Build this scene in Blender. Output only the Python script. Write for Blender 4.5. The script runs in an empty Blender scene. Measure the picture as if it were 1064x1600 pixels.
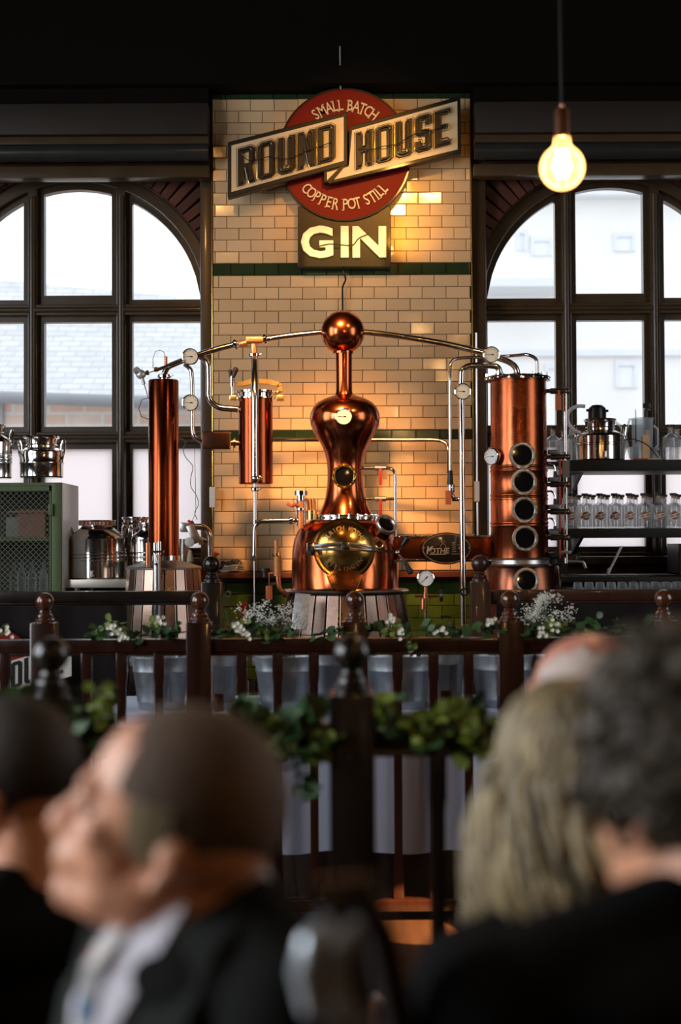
import bpy, math, random
from mathutils import Vector as V, Matrix as M
from mathutils.geometry import tessellate_polygon
random.seed(11)
sc = bpy.context.scene
COL = sc.collection
PI = math.pi

# ---------------------------------------------------------------- camera
F = 2222.22                                   # 50 mm lens in pixels of a 1064x1600 frame
CAM = V((0, 0, 1.62))
cd = bpy.data.cameras.new('camera'); cam = bpy.data.objects.new('camera', cd); COL.objects.link(cam)
cd.sensor_fit = 'VERTICAL'; cd.sensor_height = 36; cd.lens = 50
cd.clip_start = .05; cd.clip_end = 200
CR = M.Rotation(PI/2 + math.atan(50/F), 4, 'X') @ M.Rotation(math.radians(-.27), 4, 'Z')
cam.matrix_world = M.Translation(CAM) @ CR
cd.dof.use_dof = True; cd.dof.focus_distance = 8.35; cd.dof.aperture_fstop = 1.8
sc.camera = cam
# ---------------------------------------------------------------- view, world, lights
sc.view_settings.view_transform = 'Standard'; sc.view_settings.look = 'None'
sc.view_settings.exposure = 0; sc.view_settings.gamma = 1
sc.view_settings.use_curve_mapping = False
w = bpy.data.worlds.new('overcast_sky'); sc.world = w; w.use_nodes = True
bg = w.node_tree.nodes['Background']; bg.inputs[0].default_value = (.93, .96, 1, 1); bg.inputs[1].default_value = 1.75
sc.cycles.use_denoising = True
sc.cycles.max_bounces = 8; sc.cycles.transmission_bounces = 8; sc.cycles.transparent_max_bounces = 12
sc.cycles.sample_clamp_indirect = 6; sc.cycles.caustics_reflective = False; sc.cycles.caustics_refractive = False

def area(name, loc, tgt, sx, sy, power, color):
    l = bpy.data.lights.new(name, 'AREA'); l.shape = 'RECTANGLE'; l.size = sx; l.size_y = sy
    l.energy = power; l.color = color
    o = bpy.data.objects.new(name, l); COL.objects.link(o); o.location = loc
    o.rotation_euler = (V(tgt)-V(loc)).to_track_quat('-Z', 'Y').to_euler(); return o
def spot(name, loc, tgt, power, color, deg, blend=.6, r=.05):
    l = bpy.data.lights.new(name, 'SPOT'); l.energy = power; l.color = color
    l.spot_size = math.radians(deg); l.spot_blend = blend; l.shadow_soft_size = r
    o = bpy.data.objects.new(name, l); COL.objects.link(o); o.location = loc
    o.rotation_euler = (V(tgt)-V(loc)).to_track_quat('-Z', 'Y').to_euler(); return o
WARM = (1, .62, .30)
# daylight through the tall windows of the left wall and one on the right
area('left_window_daylight', (-5.3, 1.6, 3.0), (0, 1.9, 1.6), 2.6, 3.4, 285, (.93, .95, 1))
area('left_far_window_daylight', (-5.3, 5.4, 3.0), (0, 5.6, 1.3), 2.2, 3.4, 105, (.80, .90, 1))
area('right_window_daylight', (5.3, 4.6, 3.0), (0, 5.2, 1.2), 2.4, 3.2, 45, (.86, .93, 1))
# warm spot lamps, no fixtures built, aimed at the tiled pier and the still
spot('pier_spot_low', (-.5, 5.7, 4.9), (.0, 9.1, 1.75), 2500, (1, .46, .15), 23, 1.0, .16)
spot('pier_spot_wide', (-1.3, 5.5, 5.0), (.05, 9.1, 2.9), 190, (1, .47, .13), 42, 1.0, .12)
spot('sign_spot', (.5, 6.0, 4.7), (.12, 9.1, 3.95), 330, (1, .46, .09), 27, 1.0, .10)  # amber spot added to yellow the upper tiles around the sign
spot('still_spot', (1.7, 5.3, 4.6), (.0, 8.3, 1.9), 150, (1, .60, .28), 34, 1.0, .05)
spot('sun_shaft', (2.6, 2.2, 5.2), (.275, 6.02, 0), 24000, (1, .58, .24), 3.2, .05, .01)  # narrow spot standing in for the sunbeam on the floor

# ---------------------------------------------------------------- helpers
def W(px, py, d):
    """point at distance d from the lens plane that lies on the sight line of pixel px,py"""
    r = CR.to_3x3() @ V(((px-532)/F, (800-py)/F, -1)); return CAM + r*(d/r.y)
def S(n, d): return n*d/F

def align(direction):
    return V((0, 0, 1)).rotation_difference(V(direction).normalized()).to_matrix().to_4x4()

class MB:
    def __init__(s): s.v = []; s.f = []; s.T = M.Identity(4)
    def add(s, vs, fs, T=None):
        n = len(s.v); A = s.T @ T if T else s.T
        s.v += [A @ V(p) for p in vs]; s.f += [tuple(i+n for i in f) for f in fs]; return s
    def box(s, c, sz, T=None):
        x, y, z = [k/2 for k in sz]; c = V(c)
        vs = [c+V((a*x, b*y, e*z)) for e in (-1, 1) for b in (-1, 1) for a in (-1, 1)]
        return s.add(vs, [(0,2,3,1),(4,5,7,6),(0,1,5,4),(2,6,7,3),(0,4,6,2),(1,3,7,5)], T)
    def span(s, a, b): 
        a, b = V(a), V(b); return s.box((a+b)/2, [abs(k) for k in (b-a)])
    def lathe(s, c, prof, n=32, T=None):
        A = M.Translation(V(c)) @ (T or M.Identity(4)); vs = []; fs = []; rings = []
        for r, h in prof:
            if r <= 1e-6: rings.append([len(vs)]); vs.append(V((0, 0, h)))
            else:
                rings.append(list(range(len(vs), len(vs)+n)))
                vs += [V((r*math.cos(2*PI*k/n), r*math.sin(2*PI*k/n), h)) for k in range(n)]
        for a, b in zip(rings, rings[1:]):
            for k in range(n):
                k2 = (k+1) % n
                if len(a) == 1 and len(b) == 1: continue
                if len(a) == 1: fs.append((a[0], b[k2], b[k]))
                elif len(b) == 1: fs.append((a[k], a[k2], b[0]))
                else: fs.append((a[k], a[k2], b[k2], b[k]))
        return s.add(vs, fs, A)
    def cyl(s, p0, p1, r0, r1=None, n=20, cap=True):
        p0, p1 = V(p0), V(p1); r1 = r0 if r1 is None else r1; L = (p1-p0).length
        pr = [(r0, 0), (r1, L)]
        if cap: pr = [(0, 0)] + pr + [(0, L)]
        return s.lathe(p0, pr, n, align(p1-p0))
    def ball(s, c, r, n=20, T=None):
        r = (r, r, r) if not hasattr(r, '__len__') else r
        pr = [(math.sin(PI*k/(n//2)), -math.cos(PI*k/(n//2))) for k in range(n//2+1)]
        pr[0] = (0, -1); pr[-1] = (0, 1)
        return s.lathe(c, pr, n, (T or M.Identity(4)) @ M.Diagonal((*r, 1)))
    def caps(s, p0, p1, r0, r1, n=14):
        s.cyl(p0, p1, r0, r1, n); s.ball(p0, r0, n); s.ball(p1, r1, n); return s
    def tube(s, pts, r, n=12, cap=True):
        pts = [V(p) for p in pts]; m = len(pts); rs = r if hasattr(r, '__len__') else [r]*m
        vs = []; fs = []; q = None; t0 = None
        for i, p in enumerate(pts):
            t = (pts[min(i+1, m-1)]-pts[max(i-1, 0)]).normalized()
            if q is None: q = t.orthogonal().normalized()
            else:
                q = t0.rotation_difference(t) @ q; q = (q - t*q.dot(t)).normalized()
            t0 = t; b = t.cross(q)
            vs += [p + (q*math.cos(2*PI*k/n)+b*math.sin(2*PI*k/n))*rs[i] for k in range(n)]
        for i in range(m-1):
            for k in range(n):
                k2 = (k+1) % n; fs.append((i*n+k, i*n+k2, (i+1)*n+k2, (i+1)*n+k))
        if cap: fs.append(tuple(range(n-1, -1, -1))); fs.append(tuple(range((m-1)*n, m*n)))
        return s.add(vs, fs)
    def plate(s, loops, depth, T=None):
        """2-D outline (+holes) in local XY, thickness along local Z (0..depth)"""
        L = [[V((x, y, 0)) for x, y in lp] for lp in loops]; flat = [p for lp in L for p in lp]; n = len(flat)
        tri = tessellate_polygon(L); vs = flat + [p+V((0, 0, depth)) for p in flat]; fs = []
        for a, b, c in tri:
            if (flat[b]-flat[a]).cross(flat[c]-flat[a]).z < 0: b, c = c, b
            fs.append((a+n, b+n, c+n)); fs.append((c, b, a))
        o = 0
        for k, lp in enumerate(L):
            m = len(lp); ar = sum(lp[i].x*lp[(i+1) % m].y-lp[(i+1) % m].x*lp[i].y for i in range(m))
            for i in range(m):
                a, b = o+i, o+(i+1) % m
                if (ar < 0) != (k > 0): a, b = b, a
                fs.append((a, b, b+n, a+n))
            o += m
        return s.add(vs, fs, T)

ORG = {}
def build(mb, name, mat, parent=None, org=None, bev=0, smooth=True, ang=35):
    if org is None and parent is not None: org = ORG[parent.name]
    if org is None:
        xs = [p.x for p in mb.v]; ys = [p.y for p in mb.v]; zs = [p.z for p in mb.v]
        org = V(((min(xs)+max(xs))/2, (min(ys)+max(ys))/2, min(zs)))
    me = bpy.data.meshes.new(name); me.from_pydata([p-org for p in mb.v], [], mb.f); me.update()
    if bev:
        import bmesh
        bm = bmesh.new(); bm.from_mesh(me); bm.edges.ensure_lookup_table()
        es = [e for e in bm.edges if len(e.link_faces) == 2 and e.calc_face_angle(0) > .6]
        bmesh.ops.bevel(bm, geom=es, offset=bev, segments=2, profile=.6, affect='EDGES', clamp_overlap=True)
        bm.to_mesh(me); bm.free()
    if smooth:
        me.polygons.foreach_set('use_smooth', [True]*len(me.polygons)); me.set_sharp_from_angle(angle=math.radians(ang))
    me.materials.append(mat)
    o = bpy.data.objects.new(name, me); COL.objects.link(o)
    if parent: o.parent = parent
    else: o.location = org
    ORG[o.name] = org
    return o
def thing(name, label, cat, loc, group=None):
    o = bpy.data.objects.new(name, None); COL.objects.link(o); o.location = loc; o.empty_display_size = .05
    o['label'] = label; o['category'] = cat
    if group: o['group'] = group
    ORG[o.name] = V(loc); return o
def solo(mb, name, mat, label, cat, group=None, **k):
    o = build(mb, name, mat, **k); o['label'] = label; o['category'] = cat
    if group: o['group'] = group
    return o
def struct(mb, name, mat, parent=None, **k):
    o = build(mb, name, mat, parent, **k)
    if not parent: o['kind'] = 'structure'
    return o
def dup(root, delta, label=None, group=None):
    delta = V(delta)
    r = root.copy(); COL.objects.link(r); r.location = root.location + delta
    ORG[r.name] = ORG[root.name] + delta
    if label: r['label'] = label
    if group: r['group'] = group
    for ch in [c for c in bpy.data.objects if c.parent == root]:
        c = ch.copy(); COL.objects.link(c); c.parent = r
        for g in [g for g in bpy.data.objects if g.parent == ch]:
            d = g.copy(); COL.objects.link(d); d.parent = c
    return r
def bend(pts, rad, k=6):
    pts = [V(p) for p in pts]; out = [pts[0]]
    for a, b, c in zip(pts, pts[1:], pts[2:]):
        r = min(rad, (a-b).length*.49, (c-b).length*.49)
        p, q = b+(a-b).normalized()*r, b+(c-b).normalized()*r
        for i in range(k+1):
            t = i/k; out.append(p*(1-t)**2+b*2*t*(1-t)+q*t*t)
    return out+[pts[-1]]
def text_mb(st, size, T, depth=.004, bold=0., mb=None, shear=0):
    mb = mb or MB(); cu = bpy.data.curves.new('t', 'FONT'); cu.body = st; cu.size = size; cu.extrude = depth/2
    cu.offset = bold; cu.align_x = 'CENTER'; cu.align_y = 'CENTER'; cu.shear = shear; cu.resolution_u = 3
    ob = bpy.data.objects.new('t', cu); COL.objects.link(ob)
    bpy.context.view_layer.update()
    me = bpy.data.meshes.new_from_object(ob.evaluated_get(bpy.context.evaluated_depsgraph_get()))
    mb.add([v.co for v in me.vertices], [tuple(p.vertices) for p in me.polygons], T)
    bpy.data.objects.remove(ob); bpy.data.curves.remove(cu); bpy.data.meshes.remove(me); return mb
FRONT = M.Rotation(PI/2, 4, 'X')              # local XY plane -> world XZ, local +Z towards the camera (-Y)
def front(px, py, d): return M.Translation(W(px, py, d)) @ FRONT
SERIF = {'M': ((-.33, 'bt'), (.33, 'bt')), 'A': ((-.27, 'b'), (.27, 'b')), 'L': ((-.2, 'bt'),), 'T': ((0, 'b'),), 'B': ((-.2, 'bt'),), 'H': ((-.25, 'bt'), (.25, 'bt')), 'P': ((-.2, 'bt'),), 'E': ((-.18, 'bt'),), 'R': ((-.2, 'bt'), (.24, 'b')), 'I': ((0, 'bt'),)}
def arc_text(st, cx, cy, d, rad, a_mid, size, top=True, depth=.004, bold=0, step=1.0, sy=1):
    """letters on an arc, all numbers in pixels / degrees"""
    wd = {'I': .45, ' ': .5, 'M': 1.25, 'L': .85, 'T': .85}; ws = [wd.get(c, 1)*size*.72*step for c in st]; tot = sum(ws)
    mb = MB(); x = -tot/2
    for c, wi in zip(st, ws):
        th = (x+wi/2)/rad; x += wi
        if c == ' ': continue
        if top: a = math.radians(a_mid)-th; rot = a-PI/2
        else: a = math.radians(a_mid)+th; rot = a+PI/2
        T = front(cx+rad*math.cos(a), cy-rad*math.sin(a), d) @ M.Rotation(rot, 4, 'Z') @ M.Diagonal((.82, sy, 1, 1))
        text_mb(c, S(size*1.35, d), T, depth, bold, mb)
        s_ = S(size*1.35, d); hh = .355*s_
        for x_, where in SERIF.get(c, ()):
            for sgn in ((-1,) if where == 'b' else (1,) if where == 't' else (-1, 1)): mb.box((x_*s_, sgn*hh, 0), (.20*s_, .05*s_, depth), T)
    return mb

# ---------------------------------------------------------------- materials
def mat(name, col, rough=.5, metal=0, var=.12, scale=6, rvar=.06, bump=0, bscale=40, coat=0, island=0, stretch=None,
        trans=0, emit=None, es=0, ior=1.45, spec=.5, alpha=1, sheen=0):
    m = bpy.data.materials.new(name); m.use_nodes = True; nt = m.node_tree; N = nt.nodes; L = nt.links
    p = N['Principled BSDF']; tc = N.new('ShaderNodeTexCoord'); src = tc.outputs['Object']
    if stretch:
        mp = N.new('ShaderNodeMapping'); mp.inputs['Scale'].default_value = stretch; L.new(src, mp.inputs[0]); src = mp.outputs[0]
    nz = N.new('ShaderNodeTexNoise'); nz.inputs['Scale'].default_value = scale; nz.inputs['Detail'].default_value = 4; L.new(src, nz.inputs[0])
    cr = N.new('ShaderNodeMix'); cr.data_type = 'RGBA'
    cr.inputs['A'].default_value = (*[c*(1-var) for c in col], 1); cr.inputs['B'].default_value = (*[min(1, c*(1+var)) for c in col], 1)
    fac = nz.outputs['Fac']
    if island:
        ge = N.new('ShaderNodeNewGeometry'); ma = N.new('ShaderNodeMath'); ma.operation = 'MULTIPLY_ADD'
        ma.inputs[1].default_value = island; L.new(ge.outputs['Random Per Island'], ma.inputs[0])
        mb_ = N.new('ShaderNodeMath'); mb_.operation = 'MULTIPLY'; mb_.inputs[1].default_value = 1-island
        L.new(fac, mb_.inputs[0]); L.new(mb_.outputs[0], ma.inputs[2]); fac = ma.outputs[0]
    L.new(fac, cr.inputs['Factor']); L.new(cr.outputs['Result'], p.inputs['Base Color'])
    mr = N.new('ShaderNodeMapRange'); mr.inputs['To Min'].default_value = max(.02, rough-rvar); mr.inputs['To Max'].default_value = rough+rvar
    L.new(nz.outputs['Fac'], mr.inputs['Value']); L.new(mr.outputs[0], p.inputs['Roughness'])
    p.inputs['Metallic'].default_value = metal; p.inputs['IOR'].default_value = ior; p.inputs['Coat Weight'].default_value = coat
    p.inputs['Coat Roughness'].default_value = .08; p.inputs['Transmission Weight'].default_value = trans
    p.inputs['Specular IOR Level'].default_value = spec; p.inputs['Alpha'].default_value = alpha; p.inputs['Sheen Weight'].default_value = sheen
    if emit: p.inputs['Emission Color'].default_value = (*emit, 1); p.inputs['Emission Strength'].default_value = es
    if bump:
        n2 = N.new('ShaderNodeTexNoise'); n2.inputs['Scale'].default_value = bscale; n2.inputs['Detail'].default_value = 5; L.new(src, n2.inputs[0])
        bp = N.new('ShaderNodeBump'); bp.inputs['Strength'].default_value = bump; bp.inputs['Distance'].default_value = .01
        L.new(n2.outputs['Fac'], bp.inputs['Height']); L.new(bp.outputs[0], p.inputs['Normal'])
    return m
def brick_mat(name, c1, c2, mortar, scale, bw, bh, rough=.8, ms=.02, swap=False):
    m = bpy.data.materials.new(name); m.use_nodes = True; nt = m.node_tree; N = nt.nodes; L = nt.links
    p = N['Principled BSDF']; tc = N.new('ShaderNodeTexCoord'); mp = N.new('ShaderNodeMapping'); mp.inputs['Rotation'].default_value = (PI/2, 0, 0)
    b = N.new('ShaderNodeTexBrick'); b.inputs['Color1'].default_value = (*c1, 1); b.inputs['Color2'].default_value = (*c2, 1)
    b.inputs['Mortar'].default_value = (*mortar, 1); b.inputs['Scale'].default_value = scale; b.inputs['Brick Width'].default_value = bw
    b.inputs['Row Height'].default_value = bh; b.inputs['Mortar Size'].default_value = ms
    nz = N.new('ShaderNodeTexNoise'); nz.inputs['Scale'].default_value = 5
    mx = N.new('ShaderNodeMix'); mx.data_type = 'RGBA'; mx.blend_type = 'MULTIPLY'; mx.inputs['Factor'].default_value = 1
    rg = N.new('ShaderNodeMapRange'); rg.inputs['To Min'].default_value = .8; rg.inputs['To Max'].default_value = 1.1
    L.new(tc.outputs['Object'], mp.inputs[0]); L.new(mp.outputs[0], b.inputs[0]); L.new(tc.outputs['Object'], nz.inputs[0]); L.new(nz.outputs['Fac'], rg.inputs['Value'])
    L.new(b.outputs['Color'], mx.inputs['A']); L.new(rg.outputs[0], mx.inputs['B']); L.new(mx.outputs['Result'], p.inputs['Base Color'])
    p.inputs['Roughness'].default_value = rough
    bp = N.new('ShaderNodeBump'); bp.inputs['Strength'].default_value = .4; bp.inputs['Distance'].default_value = .01; bp.invert = True
    L.new(b.outputs['Fac'], bp.inputs['Height']); L.new(bp.outputs[0], p.inputs['Normal'])
    return m
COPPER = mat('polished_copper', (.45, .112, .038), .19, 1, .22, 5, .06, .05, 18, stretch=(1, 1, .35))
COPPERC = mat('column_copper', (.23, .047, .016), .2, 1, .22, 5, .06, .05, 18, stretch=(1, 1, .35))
COPPERD = mat('aged_copper', (.30, .075, .028), .26, 1, .3, 9, .08, .06, 25)
COPPERT = mat('hammered_copper', (.52, .20, .10), .30, 1, .22, 14, .1, .12, 60)
STEEL = mat('stainless_steel', (.62, .58, .54), .16, 1, .12, 5, .05, .02, 30)
STEELB = mat('brushed_steel', (.50, .48, .46), .34, 1, .15, 8, .08, .04, 80)
SATINR = mat('satin_ring', (.80, .74, .66), .34, 1, .12, 9, .06)
CHROME = mat('chrome', (.78, .76, .73), .08, 1, .06, 5, .03)
BRASS = mat('brass', (.72, .46, .14), .2, 1, .18, 9, .07)
BRASSP = mat('bright_brass', (.85, .60, .24), .3, 1, .14, 9, .07)
STAVE = mat('cladding_staves', (.34, .23, .18), .28, 1, .6, 8, .08, .04, 25, island=.85)
IRON = mat('dark_iron', (.03, .028, .026), .45, .3, .2, 9)
BLACK = mat('black_plastic', (.012, .012, .013), .35, 0, .2, 9)
BLACKM = mat('black_matt', (.004, .003, .002), .8, 0, .3, 4, spec=.08)
RED = mat('red_handle', (.42, .03, .015), .35, 0, .15, 9)
ORANGE = mat('orange_tag', (.50, .12, .04), .5, 0, .15, 9)
WOOD = mat('varnished_mahogany', (.020, .006, .003), .22, 0, .5, 3, .08, .03, 30, coat=.5, stretch=(8, 8, .6))
BALLM = mat('lit_mahogany_ball', (.062, .018, .007), .16, 0, .4, 9, .06, .03, 30, coat=.8)  # browner than the posts: orange light on the balls put into their colour
WOODK = mat('near_black_wood', (.009, .005, .003), .3, 0, .4, 3, .08, .03, 30, coat=.35, stretch=(8, 8, .6))
SHELFM = mat('black_shelf', (.008, .008, .008), .5, 0, .3, 4)
FRAMEM = mat('dark_window_paint', (.055, .033, .015), .34, 0, .25, 6, .08, .04, 50, coat=.2)
CREAM = mat('cream_glazed_tile', (.63, .44, .25), .12, 0, .14, 4, .04, .03, 25, coat=.5, island=.7)
GREEN = mat('green_glazed_tile', (.055, .095, .014), .14, 0, .3, 5, .04, .03, 25, coat=.5, island=.6)
GREEND = mat('dark_green_border_tile', (.018, .035, .014), .14, 0, .25, 5, .04, .03, 25, coat=.5, island=.6)
GROUT = mat('grey_brown_grout', (.13, .095, .06), .9, 0, .2, 20)
GROUTG = mat('yellow_green_grout', (.22, .22, .07), .9, 0, .2, 20)
DIAL = mat('dial_cream', (.80, .72, .55), .4, 0, .05, 5)
DIALW = mat('dial_white', (.82, .80, .76), .4, 0, .05, 5)
INK = mat('black_ink', (.01, .01, .01), .5, 0, .1, 5)
SIGHT = mat('dark_sight_glass', (.006, .005, .005), .06, 0, .1, 5, .01, coat=.5)
CREAMP = mat('cream_enamel', (.60, .49, .31), .35, 0, .06, 8)
BLKP = mat('black_enamel', (.006, .005, .004), .45, 0, .2, 8, coat=.12, spec=.3)
REDP = mat('oxblood_enamel', (.17, .008, .004), .5, 0, .12, 5, spec=.15)
TUBE = mat('unlit_neon_tube', (.05, .045, .035), .08, 0, .1, 5, .02, coat=.6)
PARQ = mat('floor_boards', (.045, .020, .010), .4, 0, .4, 2, .1, .04, 30, coat=.2, stretch=(10, .6, 1))
CLOTH = mat('white_linen', (.58, .65, .84), .8, 0, .05, 5, .03, .08, 60, sheen=.2)
DRAPE = mat('charcoal_drape', (.013, .010, .010), .9, 0, .2, 3, .03, .1, 30, spec=.1)
GALV = mat('galvanised_steel', (.50, .53, .57), .36, .85, .2, 22, .1, .03, 60)
LEAF = mat('eucalyptus_leaf', (.034, .082, .022), .5, 0, .5, 4, .1, island=.9)
LEAFY = mat('lime_leaf', (.13, .18, .022), .5, 0, .4, 4, .1, island=.9)
STEM = mat('green_stem', (.05, .09, .03), .6, 0, .3, 9)
PETAL = mat('white_petal', (.80, .80, .70), .6, 0, .08, 9, island=.6)
ROPE = mat('white_rope', (.62, .56, .47), .9, 0, .15, 60, .03, .3, 120)
CABG = mat('green_cabinet_paint', (.060, .085, .030), .5, .2, .3, 9, .1, .05, 30)
CABS = mat('galvanised_side_reflection', (.90, .90, .90), .35, 0, .05, 7, .04)  # window reflection on the metal side put into a flat white
WHITE = mat('white_plastic', (.72, .71, .68), .4, 0, .05, 6)
PINE = mat('pale_wood', (.60, .38, .20), .6, 0, .2, 8, stretch=(8, 8, 1))
CORK = mat('cork', (.50, .33, .16), .85, 0, .25, 60)
AMBER = mat('amber_resin', (.55, .20, .05), .3, 0, .3, 30, coat=.4)
GLASS = mat('clear_glass', (.93, .96, .97), .03, 0, .02, 5, .01, trans=1, ior=1.45)
AMBG = mat('amber_glass', (.35, .12, .03), .06, 0, .1, 9, .02, trans=.85)
def mixglass(name, tint, gloss):
    m = bpy.data.materials.new(name); m.use_nodes = True; nt = m.node_tree; N = nt.nodes; L = nt.links
    N.remove(N['Principled BSDF']); out = N['Material Output']
    tr = N.new('ShaderNodeBsdfTransparent'); tr.inputs[0].default_value = (*tint, 1); gl = N.new('ShaderNodeBsdfGlossy'); gl.inputs['Roughness'].default_value = gloss
    fr = N.new('ShaderNodeFresnel'); fr.inputs[0].default_value = 1.45; nz = N.new('ShaderNodeTexNoise'); nz.inputs['Scale'].default_value = 3
    bp = N.new('ShaderNodeBump'); bp.inputs['Strength'].default_value = .05; L.new(nz.outputs['Fac'], bp.inputs['Height']); L.new(bp.outputs[0], gl.inputs['Normal'])
    mx = N.new('ShaderNodeMixShader'); L.new(fr.outputs[0], mx.inputs[0]); L.new(tr.outputs[0], mx.inputs[1]); L.new(gl.outputs[0], mx.inputs[2]); L.new(mx.outputs[0], out.inputs[0])
    return m
PANE = mixglass('window_glass', (.97, .985, .99), .02)
def frosted(name, col, t=.5, gloss=0):
    m = bpy.data.materials.new(name); m.use_nodes = True; nt = m.node_tree; N = nt.nodes; L = nt.links
    N.remove(N['Principled BSDF']); out = N['Material Output']
    a = N.new('ShaderNodeBsdfTranslucent'); b = N.new('ShaderNodeBsdfTransparent'); nz = N.new('ShaderNodeTexNoise'); nz.inputs['Scale'].default_value = 30
    cr = N.new('ShaderNodeMix'); cr.data_type = 'RGBA'; cr.inputs['A'].default_value = (*col, 1); cr.inputs['B'].default_value = (*[c*.96 for c in col], 1)
    L.new(nz.outputs['Fac'], cr.inputs['Factor']); L.new(cr.outputs['Result'], a.inputs[0]); b.inputs[0].default_value = (*col, 1)
    mx = N.new('ShaderNodeMixShader'); mx.inputs[0].default_value = t; L.new(b.outputs[0], mx.inputs[1]); L.new(a.outputs[0], mx.inputs[2]); L.new(mx.outputs[0], out.inputs[0])
    if gloss:
        gl = N.new('ShaderNodeBsdfGlossy'); gl.inputs['Roughness'].default_value = .04; lw = N.new('ShaderNodeLayerWeight'); lw.inputs[0].default_value = gloss
        m2 = N.new('ShaderNodeMixShader'); L.new(lw.outputs['Facing'], m2.inputs[0]); L.new(mx.outputs[0], m2.inputs[1]); L.new(gl.outputs[0], m2.inputs[2]); L.new(m2.outputs[0], out.inputs[0])
    return m
FROST = frosted('frosted_pane', (.98, .94, .95), .9)
POLY = frosted('clear_plastic', (.90, .92, .93), .35)
BOTG = frosted('bottle_glass', (.99, .995, .995), .13, .09)

# ================================================================ SETTING
DW, DP = 9.35, 9.12                            # window plane, tiled pier face
m = MB(); m.span((-5, -4, -.1), (5, 9.7, 0)); struct(m, 'floor', PARQ)
m = MB(); m.span((-5.2, -4, 6), (5.2, 9.7, 6.1)); struct(m, 'ceiling', BLACKM)
WALLP = mat('dark_painted_wall', (.012, .009, .007), .7, 0, .2, 3, .08, .05, 30, spec=.2)
m = MB(); m.span((-5.2, -4.2, 0), (5.2, -4, 6)); struct(m, 'wall_front', WALLP)
def side_wall(name, x, wins):
    T = M(((0, 0, 1, x), (1, 0, 0, 0), (0, 1, 0, 0), (0, 0, 0, 1)))
    loops = [[(-4, 0), (9.7, 0), (9.7, 6), (-4, 6)]]+[[(a, z0), (b, z0), (b, z1), (a, z1)] for a, b, z0, z1 in wins]
    m = MB(); m.plate(loops, .2, T); struct(m, name, WALLP, smooth=False)
side_wall('wall_left', -5.2, [(.2, 3.0, 1.2, 4.8), (4.2, 6.6, 1.2, 4.8)])
side_wall('wall_right', 5.0, [(3.3, 5.9, 1.3, 4.6)])

# window wall with its two arched openings
BRICK = brick_mat('dark_red_brick', (.10, .030, .014), (.05, .018, .010), (.03, .022, .017), 1, .22, .075, .85, .008)
ARC = 484
def arch(cx, R, zc, zb, n=28, a0=0, a1=PI):
    return [(cx-R, zb)]+[(cx+R*math.cos(PI-k*PI/n), zc+R*math.sin(PI-k*PI/n)) for k in range(n+1)]+[(cx+R, zb)]
CX = {1: W(118, 484, DW).x, 2: W(957, 484, DW).x}
ZC = {1: W(118, 484, DW).z, 2: W(957, 481, DW).z}
def zrow(k, y): return W({1: 118, 2: 957}[k], y-(0 if k == 1 else 3), DW).z
R0 = S(222, DW)
TW = M.Translation((0, DW+.35, 0)) @ FRONT
holes = [arch(CX[k], R0, ZC[k], zrow(k, 872)) for k in (1, 2)]
m = MB(); m.plate([[(-5.2, 0), (5.2, 0), (5.2, 6), (-5.2, 6)]]+holes, .35, TW); struct(m, 'wall_back', BRICK, smooth=False)
# raised brick arches
VOUS = mat('arch_brick', (.10, .030, .014), .8, 0, .5, 9, .08, .1, 40, island=.9)
for k in (1, 2):
    m = MB()
    n = 44
    for i in range(n):
        a = PI*(i+.5)/n; T = M.Translation((CX[k], DW-.02, ZC[k])) @ M.Rotation(-a+PI/2, 4, 'Y')
        m.box((0, 0, R0+.115), (R0*PI/n*.90, .06, .215), T)
    struct(m, 'trim_%d' % k, VOUS, bev=.006)
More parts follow.
